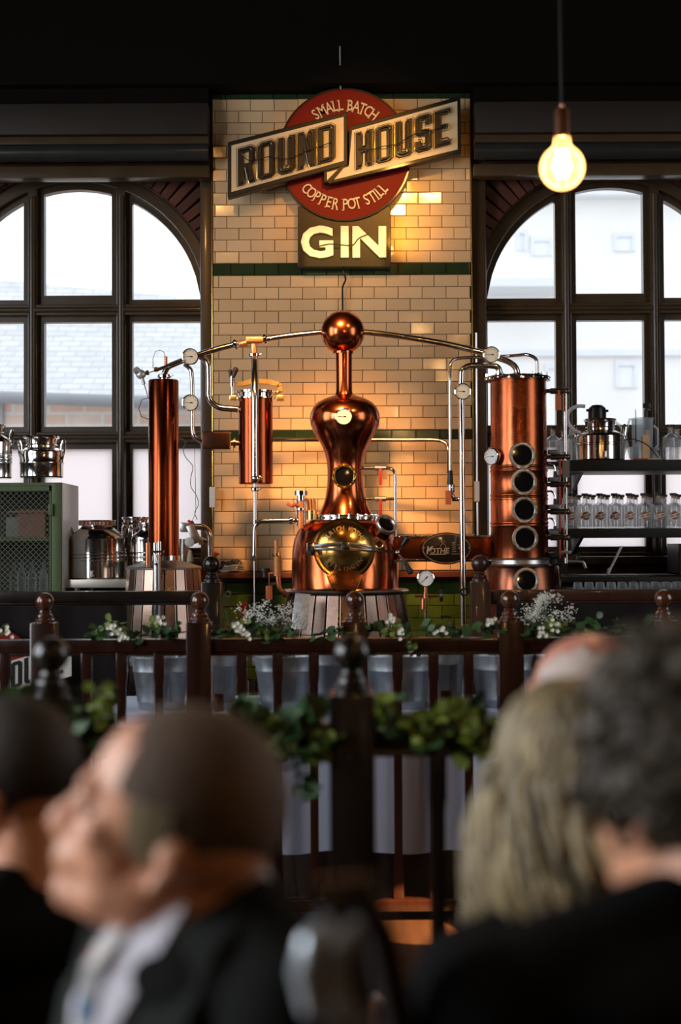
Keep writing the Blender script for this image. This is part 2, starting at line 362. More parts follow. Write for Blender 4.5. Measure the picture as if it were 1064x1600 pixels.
# frames
COLS = [(-194, -86), (-53.5, 53.5), (86, 194)]
def window(k):
    cx, zc = CX[k], ZC[k]; s = DW/F; R = 194.5*s
    rows = [(None, 465), (500, 665), (700, 857)]
    def rect(a, b, y0, y1): return [(cx+a*s, zrow(k, y1)), (cx+b*s, zrow(k, y1)), (cx+b*s, zrow(k, y0)), (cx+a*s, zrow(k, y0))]
    def top(a, b, yb, grow=0):
        zb = zrow(k, yb); RR = R+grow; xs = [a+(b-a)*i/14 for i in range(15)]
        pts = []
        for x in xs:
            xx = max(-RR*.9999, min(RR*.9999, x*s)); z = zc+math.sqrt(max(0, RR*RR-xx*xx)); pts.append((cx+xx, max(z, zb+.01)))
        return [(pts[0][0], zb), (pts[-1][0], zb)]+pts[::-1]
    holes = []; panes = []
    for j, (a, b) in enumerate(COLS):
        holes.append(top(a, b, 458 if j == 1 else 465)); panes.append((holes[-1], PANE))
        for y0, y1 in rows[1:]:
            holes.append(rect(a, b, y0, y1)); panes.append((holes[-1], FROST if y0 == 700 else PANE))
    fo = arch(cx, R0, zc, zrow(k, 872))
    m = MB(); m.plate([fo]+holes, .07, M.Translation((0, DW+.16, 0)) @ FRONT)
    fr = struct(m, 'window_%d' % k, FRAMEM, smooth=False, bev=0)
    # raised mullions, transoms and arched head standing proud of the sashes
    holes2 = []; g = 9
    for j, (a, b) in enumerate(COLS):
        a2, b2 = a-g, b+g
        if j == 0: a2 = max(a2, -203)
        holes2.append(top(a2, b2, 474, g*s))
        holes2.append(rect(a2, b2, 491, 674)); holes2.append(rect(a2, b2, 691, 866))
    m = MB(); m.plate([fo]+holes2, .05, M.Translation((0, DW+.09, 0)) @ FRONT)
    struct(m, 'frame', FRAMEM, fr, smooth=False, bev=.006)
    m = MB()
    for x in (-70, 70): m.cyl((cx+x*s, DW+.045, zrow(k, 866)), (cx+x*s, DW+.045, zc+math.sqrt(R*R-(70*s)**2)), .026, n=16)
    for y in (482.5, 682.5): m.cyl((cx-R, DW+.045, zrow(k, y)), (cx+R, DW+.045, zrow(k, y)), .020, n=16)
    struct(m, 'mullion', FRAMEM, fr)
    for lp, mt in panes:
        m = MB(); m.plate([lp], .004, M.Translation((0, DW+.13, 0)) @ FRONT); struct(m, 'pane', mt, fr, smooth=False)
    m = MB(); m.box((cx, DW+.02, zrow(k, 878)), (R0*2.02, .30, .05)); struct(m, 'sill', FRAMEM, fr, bev=.008)
window(1); window(2)

# tiled pier
PX0, PX1 = -.818, .852
ZT = lambda y: W(538, y, DP).z
m = MB(); m.span((PX0, DP+.012, 0), (PX1, DW+.05, 6)); struct(m, 'wall_centre', GROUT)
def tiles(name, z1, z0, rows, mt, first, w=.154, grout=None):
    m = MB(); h = (z1-z0)/rows; g = .0032
    for r in range(rows):
        zt = z1-r*h; x = PX0-(first+(r % 2)*.5) % 1*w-.02
        while x < PX1:
            a, b = max(x+g/2, PX0+.004), min(x+w-g/2, PX1-.004); x += w
            if b-a < .012: continue
            t = random.gauss(0, .0013); u = random.gauss(0, .0013); z_, zz = zt-h+g/2, zt-g/2; c = .0035; y0 = DP+.002
            if random.random() < .05: t *= 4; u *= 4
            ya = lambda sx, sz: y0-.006+sx*t*.5+sz*u*.5
            vs = [(a, DP+.013, z_), (b, DP+.013, z_), (b, DP+.013, zz), (a, DP+.013, zz),
                  (a, ya(-1, -1)+.003, z_), (b, ya(1, -1)+.003, z_), (b, ya(1, 1)+.003, zz), (a, ya(-1, 1)+.003, zz),
                  (a+c, ya(-1, -1), z_+c), (b-c, ya(1, -1), z_+c), (b-c, ya(1, 1), zz-c), (a+c, ya(-1, 1), zz-c)]
            m.add(vs, [(0,1,5,4),(1,2,6,5),(2,3,7,6),(3,0,4,7),(4,5,9,8),(5,6,10,9),(6,7,11,10),(7,4,8,11),(8,9,10,11)])
    struct(m, name, mt, smooth=False)
tiles('trim_3', ZT(140), ZT(154.5), 1, GREEND, .3)
tiles('trim_4', ZT(154.5), ZT(411), 14, CREAM, .25)
tiles('trim_5', ZT(411), ZT(430), 1, GREEND, .1)
tiles('trim_6', ZT(430), ZT(672), 13, CREAM, .6)
tiles('trim_7', ZT(672), ZT(687), 1, GREEND, .4)
tiles('trim_8', ZT(687), ZT(892), 11, CREAM, .0)
m = MB(); m.span((PX0, DP+.010, 0), (PX1, DP+.0125, ZT(892))); struct(m, 'trim_9', GROUTG)
tiles('trim_10', ZT(909), ZT(909)-18*.0785, 18, GREEN, .35)
LEDGE = mat('ledge_wood', (.13, .04, .018), .3, 0, .3, 6, coat=.4, stretch=(.5, 6, 6))
m = MB(); m.span((PX0, DP-.11, ZT(902)), (PX1, DP+.01, ZT(893))); struct(m, 'trim_11', LEDGE, bev=.006)
m = MB(); m.span((PX0, DP-.03, ZT(909)), (PX1, DP+.01, ZT(902))); struct(m, 'trim_12', WOODK)
# brass corner strips and dark posts either side of the pier
for i, x in enumerate((PX0, PX1)):
    m = MB(); m.box((x, DP+.005, 3.05), (.008, .03, 3.35)); struct(m, 'trim_%d' % (13+i), BRASS, bev=.004)
m = MB(); m.span((PX0-.085, DP+.06, 0), (PX0-.008, DW+.02, 4.6)); struct(m, 'trim_15', FRAMEM, bev=.01)
m = MB(); m.span((PX1+.008, DP+.06, 0), (PX1+.10, DW+.02, 4.6)); struct(m, 'trim_16', FRAMEM, bev=.01)
# beams over the windows, boxed ceiling void above
zb = lambda y: W(120, y, 9.1).z
for i, (xa, xb) in enumerate(((-5, PX0-.01), (PX1+.01, 5))):
    m = MB(); m.span((xa, 9.05, zb(281)), (xb, 9.17, zb(262))); m.span((xa, 9.17, zb(262)), (xb, DW, zb(250))); struct(m, 'trim_%d' % (17+i*4), FRAMEM, bev=.012)
    m = MB(); m.cyl((xa, 8.98, zb(247)), (xb, 8.98, zb(247)), .055, n=24); struct(m, 'trim_%d' % (18+i*4), mat('gloss_beam', (.03, .03, .027), .25, .2, .2, 5))
    m = MB(); m.span((xa, 8.97, zb(236)), (xb, DW, zb(222))); struct(m, 'trim_%d' % (19+i*4), FRAMEM, bev=.01)
    m = MB(); m.span((xa, 8.93, zb(222)), (xb, DW, zb(174))); struct(m, 'trim_%d' % (20+i*4), mat('brown_fascia', (.018, .012, .008), .5, 0, .2, 5), bev=.01)
m = MB(); m.span((-5, 8.9, W(120, 140, 9).z), (5, DW, 6)); struct(m, 'trim_25', BLACKM)
m = MB(); m.span((-5, 8.98, zb(176)), (PX0-.01, DW, W(120, 138, 9).z)); struct(m, 'trim_26', BLACKM)
m = MB(); m.span((PX1+.01, 8.98, zb(176)), (5, DW, W(120, 138, 9).z)); struct(m, 'trim_27', BLACKM)

# ================================================================ OUTSIDE
GND = mat('pale_paving', (.5, .49, .47), .8, 0, .1, 3)
m = MB(); m.span((-40, 9.8, -1.1), (40, 60, -1)); struct(m, 'ground', GND)
# left neighbour with slate roof
d = 17.0
OB = brick_mat('weathered_pink_brick', (.90, .62, .50), (.92, .78, .70), (.92, .88, .84), 1, .43, .15, .8, .018)
SL = brick_mat('pale_slate', (.64, .655, .68), (.72, .73, .75), (.54, .55, .58), 1, .26, .09, .6, .01)
root = thing('brick_building', 'low brick building with a pale slate roof seen through the left window', 'building', (W(20, 700, d).x, d+2, -1))
ea, eb = W(-420, 606, d), W(400, 632, d)
ra, rb = W(-420, 398, d+3.4), W(420, 476, d+3.4)
m = MB(); m.add([(ea.x, d, -1), (eb.x, d, -1), (eb.x, d, eb.z), (ea.x, d, ea.z), (ea.x, d+6.5, -1), (eb.x, d+6.5, -1), (eb.x, d+6.5, eb.z), (ea.x, d+6.5, ea.z)],
                [(0,1,2,3),(5,4,7,6),(1,5,6,2),(4,0,3,7)]); build(m, 'wall', OB, root, smooth=False)
o_ = V((0, -.25, -.06))
m = MB(); m.add([ea+o_, eb+o_, rb, ra, ea+o_+V((0, 7, 0)), eb+o_+V((0, 7, 0))], [(0,1,2,3),(3,2,5,4),(0,3,4),(1,5,2)]); build(m, 'roof', SL, root, smooth=False)
m = MB(); m.tube([ea+V((0, -.3, -.04)), eb+V((0, -.3, -.04))], .075); build(m, 'gutter', mat('grey_gutter', (.32, .33, .36), .5, 0, .1, 5), root)
a = W(-14, 645, d)
m = MB(); m.box((a.x-.25, d, a.z), (.8, .1, .42)); build(m, 'window', mat('far_grey_glass', (.40, .42, .45), .2, 0, .05, 5), root)
# right neighbour, pale rendered front
d = 26.0
RN = mat('pale_render', (.90, .89, .88), .8, 0, .04, 2)
root = thing('rendered_building', 'pale rendered house front with sash windows seen through the right window', 'building', (W(940, 700, d).x, d+3, -1))
x0, x1 = W(700, 500, d).x, W(1300, 500, d).x; zt = W(900, 308, d).z
m = MB(); m.span((x0, d, -1), (x1, d+6, zt)); build(m, 'wall', RN, root)
m = MB(); m.span((x0-.2, d-.35, zt-.05), (x1+.2, d+6.2, zt+.22)); build(m, 'cornice', mat('pale_cornice', (.80, .81, .84), .7, 0, .05, 3), root, bev=.03)
GW = mat('far_window_trim', (.78, .81, .86), .5, 0, .06, 4); GG = mat('far_window_glass', (.86, .88, .92), .3, 0, .05, 4)
for x, y, ww, hh in ((815, 375, 18, 34), (846, 385, 34, 30), (975, 378, 34, 30), (978, 585, 34, 42), (868, 590, 34, 42)):
    c = W(x, y, d); w_, h_ = S(ww, d), S(hh, d)
    m = MB(); m.plate([[(-w_/2, -h_/2), (w_/2, -h_/2), (w_/2, h_/2), (-w_/2, h_/2)], [(-w_/2+.06, -h_/2+.01), (w_/2-.06, -h_/2+.01), (w_/2-.06, h_/2-.09), (-w_/2+.06, h_/2-.09)]], .06, M.Translation((c.x, d+.01, c.z)) @ FRONT)
    f = build(m, 'window', GW, root); m = MB(); m.box((c.x, d+.005, c.z), (w_-.1, .02, h_-.1)); build(m, 'pane', GG, f)
m = MB(); z = W(900, 552, d).z; m.span((x0, d-.1, z-.06), (x1, d, z+.06)); build(m, 'string_course', GW, root)
m = MB(); z = W(900, 452, d).z; m.span((x0+.5, d-.9, z-.1), (W(870, 450, d).x, d, z+.05)); build(m, 'porch_roof', GW, root)
# ================================================================ SIGN
LET = {}
def _letters():
    t, u, c, e = .34, .13, .22, .08
    box = lambda a, b, x, y: [(a, b), (x, b), (x, y), (a, y)]
    LET['O'] = [[(c,0),(1-c,0),(1,e),(1,1-e),(1-c,1),(c,1),(0,1-e),(0,e)], box(t, u, 1-t, 1-u)]
    LET['U'] = [[(0,1),(0,e),(c,0),(1-c,0),(1,e),(1,1),(1-t,1),(1-t,u),(t,u),(t,1)]]
    LET['H'] = [[(0,0),(t,0),(t,.43),(1-t,.43),(1-t,0),(1,0),(1,1),(1-t,1),(1-t,.57),(t,.57),(t,1),(0,1)]]
    LET['E'] = [[(0,0),(.95,0),(.95,u),(t,u),(t,.43),(.8,.43),(.8,.57),(t,.57),(t,1-u),(.95,1-u),(.95,1),(0,1)]]
    LET['N'] = [[(0,0),(t,0),(t,.60),(1-t,0),(1,0),(1,1),(1-t,1),(1-t,.40),(t,1),(0,1)]]
    LET['D'] = [[(0,0),(1-c,0),(1,e),(1,1-e),(1-c,1),(0,1)], box(t, u, 1-t, 1-u)]
    LET['R'] = [[(0,0),(t,0),(t,.42),(.42,.42),(1-t,0),(1.04,0),(.80,.46),(1,.55),(1,1-e),(1-c,1),(0,1)], box(t, .55, 1-t, 1-u)]
    LET['S'] = [[(0,e),(c,0),(1-c,0),(1,e),(1,.48),(1-c,.57),(t,.57),(t,1-u),(1-t,1-u),(1-t,.72),(1,.72),(1,1-e),(1-c,1),(c,1),(0,1-e),(0,.52),(c,.43),(1-t,.43),(1-t,u),(t,u),(t,.3),(0,.3)]]
_letters()
d = 8.98
P0 = W(538, 241, d)
sign = thing('neon_sign', 'large round red wall sign with slanted cream banner reading ROUND HOUSE on the tiled pier', 'sign', (P0.x, DP, P0.z-.45))
def q(pts, dd=d): return [(W(x, y, dd).x, W(x, y, dd).z) for x, y in pts]
def flat(y): return M.Translation((0, y, 0)) @ FRONT
def circ(cx, cy, r, n=72): return [(cx+r*math.cos(2*PI*i/n), cy-r*math.sin(2*PI*i/n)) for i in range(n)]
m = MB(); m.plate([q(circ(538.5, 241, 102))], .05, flat(d+.06)); build(m, 'round_panel', REDP, sign, smooth=False, bev=.004)
m = MB(); m.plate([q(circ(538.5, 241, 104)), q(circ(538.5, 241, 101.5))], .06, flat(d+.065)); build(m, 'rim', BLKP, sign)
def board(name, pts, ins, parent):
    m = MB(); m.plate([q(pts)], .075, flat(d+.005)); b = build(m, name, BLKP, parent, smooth=False, bev=.004)
    m = MB(); m.plate([q(ins)], .006, flat(d-.068)); build(m, 'face', CREAMP, b, smooth=False); return b
L1 = [(357,227),(543,179.5),(543,262),(357,313)]; I1 = [(363,232.5),(537,188),(537,256),(363,304.5)]
L2 = [(545,203),(718,155),(719,244),(518,291),(506,289),(506,272),(545,261)]
I2 = [(550,209),(713,163.5),(713.5,238.5),(524,285),(511,286),(511,274),(545,265)]
board('banner', L1, I1, sign); board('banner', L2, I2, sign)
m = MB(); m.plate([q([(536,262),(541,262),(516,292),(510,288)])], .012, flat(d-.07)); build(m, 'speech_tail', BLKP, sign, smooth=False)
def stroke_word(parent, word, spots, w_, h_, slope, dd, face, depth, tube=True):
    for ch, (x, y) in zip(word, spots):                       # x,y = bottom-left pixel of each letter
        c = W(x, y, dd); sx, sz = S(w_, dd), S(h_, dd)
        T = M.Translation(c) @ FRONT @ M(((sx, 0, 0, 0), (slope*sx, sz, 0, 0), (0, 0, 1, 0), (0, 0, 0, 1)))
        m = MB(); m.plate(LET[ch], depth, T); l = build(m, 'letter', face, parent, smooth=False, bev=.0022 if tube else 0)
        if tube:
            m = MB()
            for lp in LET[ch][:1]:
                pts = [T @ V((.5+(a-.5)*1.13, .5+(b-.5)*1.05, depth+.001)) for a, b in lp]; m.tube(pts+pts[:2], .0022, 6)
            build(m, 'edge_glint', BRASS, l)  # brass outline standing in for light reflections along the letter edges
            m = MB(); pts = [T @ V((.5+(a-.5)*.72, .5+(b-.5)*.88, depth+.012)) for a, b in LET[ch][0]]
            m.tube(bend(pts, .01, 3), .0045, 8); build(m, 'neon_tube', TUBE, l)
sl = .27
stroke_word(sign, 'ROUND', [(372,291.5),(403.5,283),(435,275),(466,266.5),(497,258)], 26, 58, sl, d-.07, BLKP, .022)
stroke_word(sign, 'HOUSE', [(556,265.5),(587,257.5),(618,249),(649,240.5),(679,232.5)], 26, 57, sl, d-.07, BLKP, .022)
m = MB()
pts = [W(x, y, d-.11) for x, y in ((378,240),(388,252),(402,250),(424,243),(440,250),(458,246),(474,238),(490,232),(508,226),(518,222))]; m.tube(bend(pts, .03), .003, 6)
pts = [W(x, y, d-.11) for x, y in ((560,232),(580,234),(600,228),(622,226),(640,212),(656,208),(676,204),(694,196))]; m.tube(bend(pts, .03), .003, 6)
build(m, 'cable', BLACK, sign)
build(arc_text('SMALL BATCH', 538.5, 241, d-.0, 76, 90, 15.5, True, .006, .0006, .93, 1.15), 'lettering', CREAMP, sign, smooth=False)
build(arc_text('COPPER POT STILL', 538.5, 236, d-.0, 84, 270, 15.5, False, .006, .0006, .93, 1.15), 'lettering', CREAMP, sign, smooth=False)
# GIN box
m = MB(); m.plate([q([(465,321),(611,321),(611,416),(465,416)])], .09, flat(d+.11)); gb = build(m, 'gin_box', mat('dark_bronze_box', (.018, .012, .007), .35, .3, .3, 4), sign, smooth=False, bev=.004)
GINM = mat('backlit_cream_letter', (.85, .74, .5), .25, 0, .25, 7, emit=(1, .62, .26), es=.20)
for st, x, sx in (('G', 496, 1.12), ('I', 538.5, 1.15), ('N', 577, 1.15)):
    T = front(x, 381, d+.01) @ M.Diagonal((sx, 1.0, 1, 1)); l = build(text_mb(st, S(66, d), T, .03, .0085), 'letter', GINM, sign, smooth=False)
m = MB(); m.tube(bend([W(x, y, d-.02) for x, y in ((497,385),(515,381),(535,383),(552,384),(560,372),(575,366))], .02), .004, 6); build(m, 'cable', BLACK, gb)
lp = bpy.data.lights.new('letter_fill', 'AREA'); lp.shape = 'RECTANGLE'; lp.size = .5; lp.size_y = .22; lp.energy = .6; lp.color = (1, .66, .2)  # unseen area lamp added in front of the GIN letters to brighten them
lo = bpy.data.objects.new('letter_fill', lp); COL.objects.link(lo); lo.location = W(538, 392, d+.005); lo.rotation_euler = (PI/2, 0, 0); lo.location.y = d-.03
lp = bpy.data.lights.new('sign_side_glow', 'SPOT'); lp.energy = 6; lp.color = (1, .50, .08); lp.spot_size = 2.2; lp.spot_blend = 1; lp.shadow_soft_size = .03
lo = bpy.data.objects.new('sign_side_glow', lp); COL.objects.link(lo); lo.location = W(612, 372, 8.9); lo.rotation_euler = (V((W(650, 350, DP)-lo.location))).to_track_quat('-Z', 'Y').to_euler()
m = MB(); m.tube([W(531, 72, 8.86), W(532, 140, 8.96)], .005, 8); solo(m, 'conduit', mat('grey_conduit', (.12, .12, .11), .4, .4, .1, 5), 'thin grey conduit running up from the top of the round sign', 'conduit')
m = MB(); m.tube(bend([W(537, 414, 9.06), W(536, 426, 9.03), W(541, 436, 9.05), W(535, 448, 9.08), W(535.5, 520, 9.10), W(536, 620, 9.10)], .02), .006, 8); solo(m, 'power_cable', BLACK, 'black power cable hanging from the GIN box down the tiles', 'cable')

# ================================================================ STILL HELPERS
def lath(name, mt, parent, cx, prof, d, n=48, py0=None, T=None, xoff=0, facets=False, **k):
    """prof: (radius px, y px) profile on a vertical axis through cx"""
    c = W(cx, sum(p[1] for p in prof)/len(prof), d)
    m = MB(); m.lathe((c.x, d, 0), [(S(r, d), W(cx, y, d).z) for r, y in prof][::-1] if prof[0][1] < prof[-1][1] else [(S(r, d), W(cx, y, d).z) for r, y in prof], n)
    return build(m, name, mt, parent, **k)
def pipe(name, mt, parent, pts, r, d, rad=.05, n=14, **k):
    P = [W(p[0], p[1], p[2] if len(p) > 2 else d) for p in pts]
    m = MB(); m.tube(bend(P, rad), S(r, d), n); return build(m, name, mt, parent, **k)
def pipething(name, mt, label, pts, r, d, rad=.05):
    P = [W(p[0], p[1], p[2] if len(p) > 2 else d) for p in pts]
    m = MB(); m.tube(bend(P, rad), S(r, d), 14); return solo(m, name, mt, label, 'pipe')
def gauge(parent, px, py, d, r, ndl=175, dial=DIAL, yaw=0, name='gauge'):
    c = W(px, py, d); A = M.Translation(c) @ M.Rotation(yaw, 4, 'Z') @ FRONT; R = S(r, d)
    m = MB(); m.lathe((0, 0, 0), [(0, -.03), (R*.92, -.03), (R*.96, .0), (R, .004), (R, .016), (R*.9, .018), (R*.88, .010), (0, .009)], 36, A); g = build(m, name, CHROME, parent)
    m = MB(); m.lathe((0, 0, 0), [(0, .0095), (R*.885, .0095), (R*.885, .0112), (0, .0112)], 36, A); build(m, 'dial', dial, g)
    m = MB()
    for k in range(9):
        a = math.radians(-40+k*260/8); l = R*(.16 if k % 2 == 0 else .1)
        m.box((0, 0, 0), (l, R*.045, .0012), A @ M.Translation((R*.70*math.cos(a), R*.70*math.sin(a), .0118)) @ M.Rotation(a, 4, 'Z'))
    m.lathe((0, 0, .0112), [(0, 0), (R*.11, 0), (R*.11, .003), (0, .003)], 12, A)
    T = A @ M.Translation((0, 0, .0135)) @ M.Rotation(math.radians(ndl), 4, 'Z')
    m.box((R*.25, 0, 0), (R*.85, R*.05, .001), T); m.box((-R*.15, 0, 0), (R*.3, R*.14, .001), T)
    build(m, 'needle', INK, g)
    return g
def sight(parent, px, py, d, r, direction=(0, -1, 0), bolts=8, depth=.05, mt=None):
    c = W(px, py, d); A = M.Translation(c) @ align(direction); R = S(r, d)
    m = MB(); m.lathe((0, 0, 0), [(R*.82, -depth), (R*.82, .0), (R, .0), (R*1.0, .016), (R*.94, .022), (R*.80, .022), (R*.74, .016), (R*.74, -.005)], 40, A)
    for k in range(bolts):
        a = 2*PI*(k+.5)/bolts; m.lathe((0, 0, 0), [(0, .02), (R*.07, .02), (R*.07, .03), (0, .032)], 8, A @ M.Translation((R*.87*math.cos(a), R*.87*math.sin(a), 0)))
    g = build(m, 'sight_glass', mt or SATINR, parent)
    m = MB(); m.lathe((0, 0, 0), [(0, 0.002), (R*.76, 0.002), (R*.76, .010), (0, .012)], 32, A); build(m, 'glass', SIGHT, g); return g
def clamp(parent, px, py, d, r, direction, mt=None, name='clamp'):
    c = W(px, py, d); A = M.Translation(c) @ align(direction); R = S(r, d)
    m = MB(); m.lathe((0, 0, 0), [(0, -.012), (R*.8, -.012), (R, -.006), (R, .006), (R*.8, .012), (0, .012)], 24, A)
    m.cyl(c+V((R*.9, -R*.3, 0)), c+V((R*1.35, -R*.5, .006)), .006, n=8); return build(m, name, mt or CHROME, parent)

D0 = 8.30
g0 = W(538, 900, D0)
# ---------------------------------------------------------------- central pot still
st = thing('copper_pot_still', 'tall onion-shaped copper pot still with round brass door in the middle', 'still', (g0.x, D0, 0))
lath('pot', COPPER, st, 539, [(52,812),(60,815),(68,820),(75,832),(80,846),(82.5,862),(83.5,885),(83.5,917),(86,921)], D0, 72)
m = MB(); c = W(540, 923, D0)
lath('pot_flange', STEELB, st, 540, [(80,920),(97,920.5),(99,923),(97,926),(80,926)], D0, 72)
# staves of the cladding skirt
def staves(parent, cx, ytop, r_top, r_bot, z_bot, d, n, cap=None, mt=STAVE, split=None):
    ct = W(cx, ytop, d); a0, a1 = S(r_top, d), S(r_bot, d); m = MB()
    for i in range(n):
        t0, t1 = 2*PI*(i+.05)/n, 2*PI*(i+.95)/n; vs = []
        for z, rr in ((z_bot, a1), (ct.z, a0)):
            for t in (t0, t1):
                for k in (0, .018): vs.append(V((ct.x+(rr-k)*math.cos(t), d+(rr-k)*math.sin(t), z)))
        m.add(vs, [(0,2,6,4),(1,5,7,3),(0,4,5,1),(2,3,7,6),(4,6,7,5),(0,1,3,2)])
    o = build(m, 'cladding', mt, parent, smooth=False, bev=.003)
    m = MB(); m.lathe((ct.x, d, 0), [(a1-.02, z_bot), (a0-.022, ct.z)], 48); build(m, 'inner_drum', IRON, parent)
    return o
staves(st, 540, 927, 91, 160, 0.06, D0, 30)
m = MB(); c = W(540, 990, D0)
for i in range(3): m.box((c.x+.62*math.cos(2.1*i), D0+.62*math.sin(2.1*i)*.9, .03), (.08, .08, .06))
build(m, 'foot', IRON, st)
# data plate on the skirt
c = W(470, 955, 7.88); m = MB(); m.box((0, 0, 0), (S(24, 7.9), .008, S(58, 7.9)), M.Translation(c+V((0.0, -.03, 0))) @ M.Rotation(-.34, 4, 'X') @ M.Rotation(-.08, 4, 'Z') @ M.Rotation(.12, 4, 'Y')); build(m, 'data_plate', mat('etched_plate', (.62, .62, .62), .4, .8, .5, 60), st, bev=.003)
lath('upper_flange', STEEL, st, 538, [(50,805),(53,805.5),(53,808),(49.5,809),(49.5,811),(53,812),(53,815),(48,815)], D0, 64)
m = MB(); c = W(538, 809, D0)
for k in range(22):
    a = 2*PI*k/22; m.cyl((c.x+S(51, D0)*math.cos(a), D0+S(51, D0)*math.sin(a), c.z-.022), (c.x+S(51, D0)*math.cos(a), D0+S(51, D0)*math.sin(a), c.z+.018), .009, n=8)
build(m, 'flange_bolts', CHROME, st)
lath('helmet', COPPER, st, 539, [(12,616),(16,617.5),(24,620.5),(34,624),(43,629),(50,637),(54,646),(55,654),(53,665),(48.5,676),(42.5,686),(36.5,696),(32,707),(29,720),(27.8,733),(27.8,748),(28.8,762),(31,776),(34.5,788),(39,798),(43,806)], D0, 72)
lath('neck', COPPER, st, 537.5, [(14,548),(12.8,554),(12.4,585),(12.8,612),(15,619)], D0, 40)
m = MB(); c = W(535.5, 519.5, D0); m.ball(c, S(34.2, D0), 64); build(m, 'ball', COPPER, st)
m = MB(); c = W(536, 550, D0); m.lathe((c.x, D0, c.z), [(0, -.01), (S(16, D0), -.01), (S(16, D0), .008), (0, .008)], 32); build(m, 'neck_collar', COPPER, st)
gauge(st, 537, 651, D0-S(56, D0), 13.8, 176)
sight(st, 538, 744, D0-S(33, D0), 19.5, (0, -1, 0), 10, mt=BRASS)
c = W(588, 838, D0-.16); m = MB(); m.cyl(c, W(600, 824, D0-.20), S(15, D0)); build(m, 'sight_tube', COPPER, st)
sight(st, 602, 821, D0-.21, 17.5, (.45, -.72, .52), 0, .04)
# door
dd = D0-.30; c = W(538, 858, dd); R = S(46.5, dd)
A = M.Translation(c) @ FRONT @ M.Rotation(math.radians(-4), 4, 'X')
m = MB(); m.lathe((0, 0, 0), [(R*1.0, -.10), (R*1.02, -.02), (R*1.02, .0)], 64, A); build(m, 'door_ring', STEELB, st)
DOORM = mat('golden_door', (.66, .35, .085), .2, 1, .25, 7, .08, .04, 30)
m = MB(); m.lathe((0, 0, 0), [(R*1.0, -.01), (R*1.04, .0), (R*1.04, .012), (R*.98, .020), (R*.90, .018), (R*.84, .026), (R*.66, .046), (R*.44, .062), (R*.22, .071), (0, .074)], 64, A); door = build(m, 'door', DOORM, st)
for txt, top in (('ULRICH KOTHE', True), ('EISLINGEN', False)):
    mm = MB(); n = len(txt); r = R*.68
    for i, ch in enumerate(txt):
        if ch == ' ': continue
        a = (i-(n-1)/2)*math.radians(11.5 if top else 13)
        if top: T = A @ M.Rotation(-a, 4, 'Z') @ M.Translation((0, r, .043)) @ M.Rotation(-.28, 4, 'X')
        else: T = A @ M.Rotation(a, 4, 'Z') @ M.Translation((0, -r, .043)) @ M.Rotation(.28, 4, 'X')
        text_mb(ch, R*.21, T, .008, .0006, mm)
    build(mm, 'raised_lettering', BRASSP, door, smooth=False)
m = MB()
for s in (1, -1): m.tube(bend([W(486, 856+s*2, dd-.03), W(500, 855+s*3, dd-.075), W(538, 853+s*5, dd-.10), W(575, 856+s*3, dd-.085), W(590, 861, dd-.03)], .1), .0085, 10)
bar = build(m, 'door_bar', STEELB, st)
m = MB(); m.box(W(540, 853, dd-.10), (.045, .04, .05)); m.cyl(W(540, 853, dd-.16), W(540, 853, dd-.05), .012); build(m, 'locking_nut', STEEL, bar, bev=.004)
m = MB(); c = W(486, 858, dd-.03); m.box(c, (.05, .06, .075)); build(m, 'hinge', STEEL, st, bev=.008)
m = MB(); c = W(593, 850, dd-.09); r = S(6.5, dd); m.tube([c+V((r*math.cos(a/10), -.003*a/10, r*math.sin(a/10))) for a in range(-28, 28, 4)], .0055, 8); build(m, 'hook', BRASSP, st)
# chute under the door
def P3(x, y, d): return W(x, y, d)
m = MB(); vs = [P3(510, 897, dd-.02), P3(566, 897, dd-.02), P3(556, 922, dd-.16), P3(519, 922, dd-.16)]
m.add(vs+[p+V((0, .03, -.012)) for p in vs], [(0,3,2,1),(4,5,6,7),(0,1,5,4),(1,2,6,5),(2,3,7,6),(3,0,4,7)]); build(m, 'discharge_chute', COPPERT, st, bev=.003)
# star handle
dh = dd-.06
m = MB(); h = W(621, 863, dh); m.ball(h, .013); m.tube([W(590, 861, dh+.02), h], .007, 10); m.tube([h, W(636, 845, dh)], .006, 8); m.tube([h, W(636, 884, dh)], .006, 8); sh = build(m, 'star_handle', STEEL, st)
for x0, y0, x1, y1 in ((629, 851, 636, 841), (633, 879, 641, 893)):
    m = MB(); m.caps(W(x0, y0, dh), W(x1, y1, dh), .010, .017); build(m, 'handle_knob', BLACK, sh)
# side column with amber resin filling, left shoulder
m = MB(); m.cyl(W(470, 826, D0-.10), W(470, 773, D0-.10), S(5, D0)); build(m, 'filling_tube', AMBER, st)
m = MB(); m.cyl(W(470, 774, D0-.10), W(470, 767, D0-.10), S(10.5, D0)); m.cyl(W(470, 782, D0-.10), W(470, 774, D0-.10), S(6, D0)); m.cyl(W(470, 797, D0-.10), W(470, 794, D0-.10), S(7, D0)); build(m, 'filling_cap', CHROME, st)
m = MB()
for x in (463.5, 476.5): m.cyl(W(x, 822, D0-.10), W(x, 780, D0-.10), .005, n=8)
build(m, 'stay_rods', STEEL, st)
m = MB(); m.cyl(W(467, 790, D0-.12), W(457, 789, D0-.12), .007); m.tube([W(450, 787, D0-.12), W(456, 791, D0-.14), W(462, 788, D0-.12)], .010); build(m, 'tap_handle', ORANGE, st)
BRIS = mat('copper_straws', (.70, .30, .10), .3, .8, .3, 30, island=.8)
m = MB()
for i in range(9): m.cyl(W(483+i*1.2, 812, D0-.08+.01*(i % 3)), W(479+i*1.7, 778+(i % 3)*2, D0-.09+.015*(i % 3)), .0055, n=8)
solo(m, 'copper_straws', BRIS, 'fan of thin copper tubes standing on the left shoulder of the pot', 'tubes')
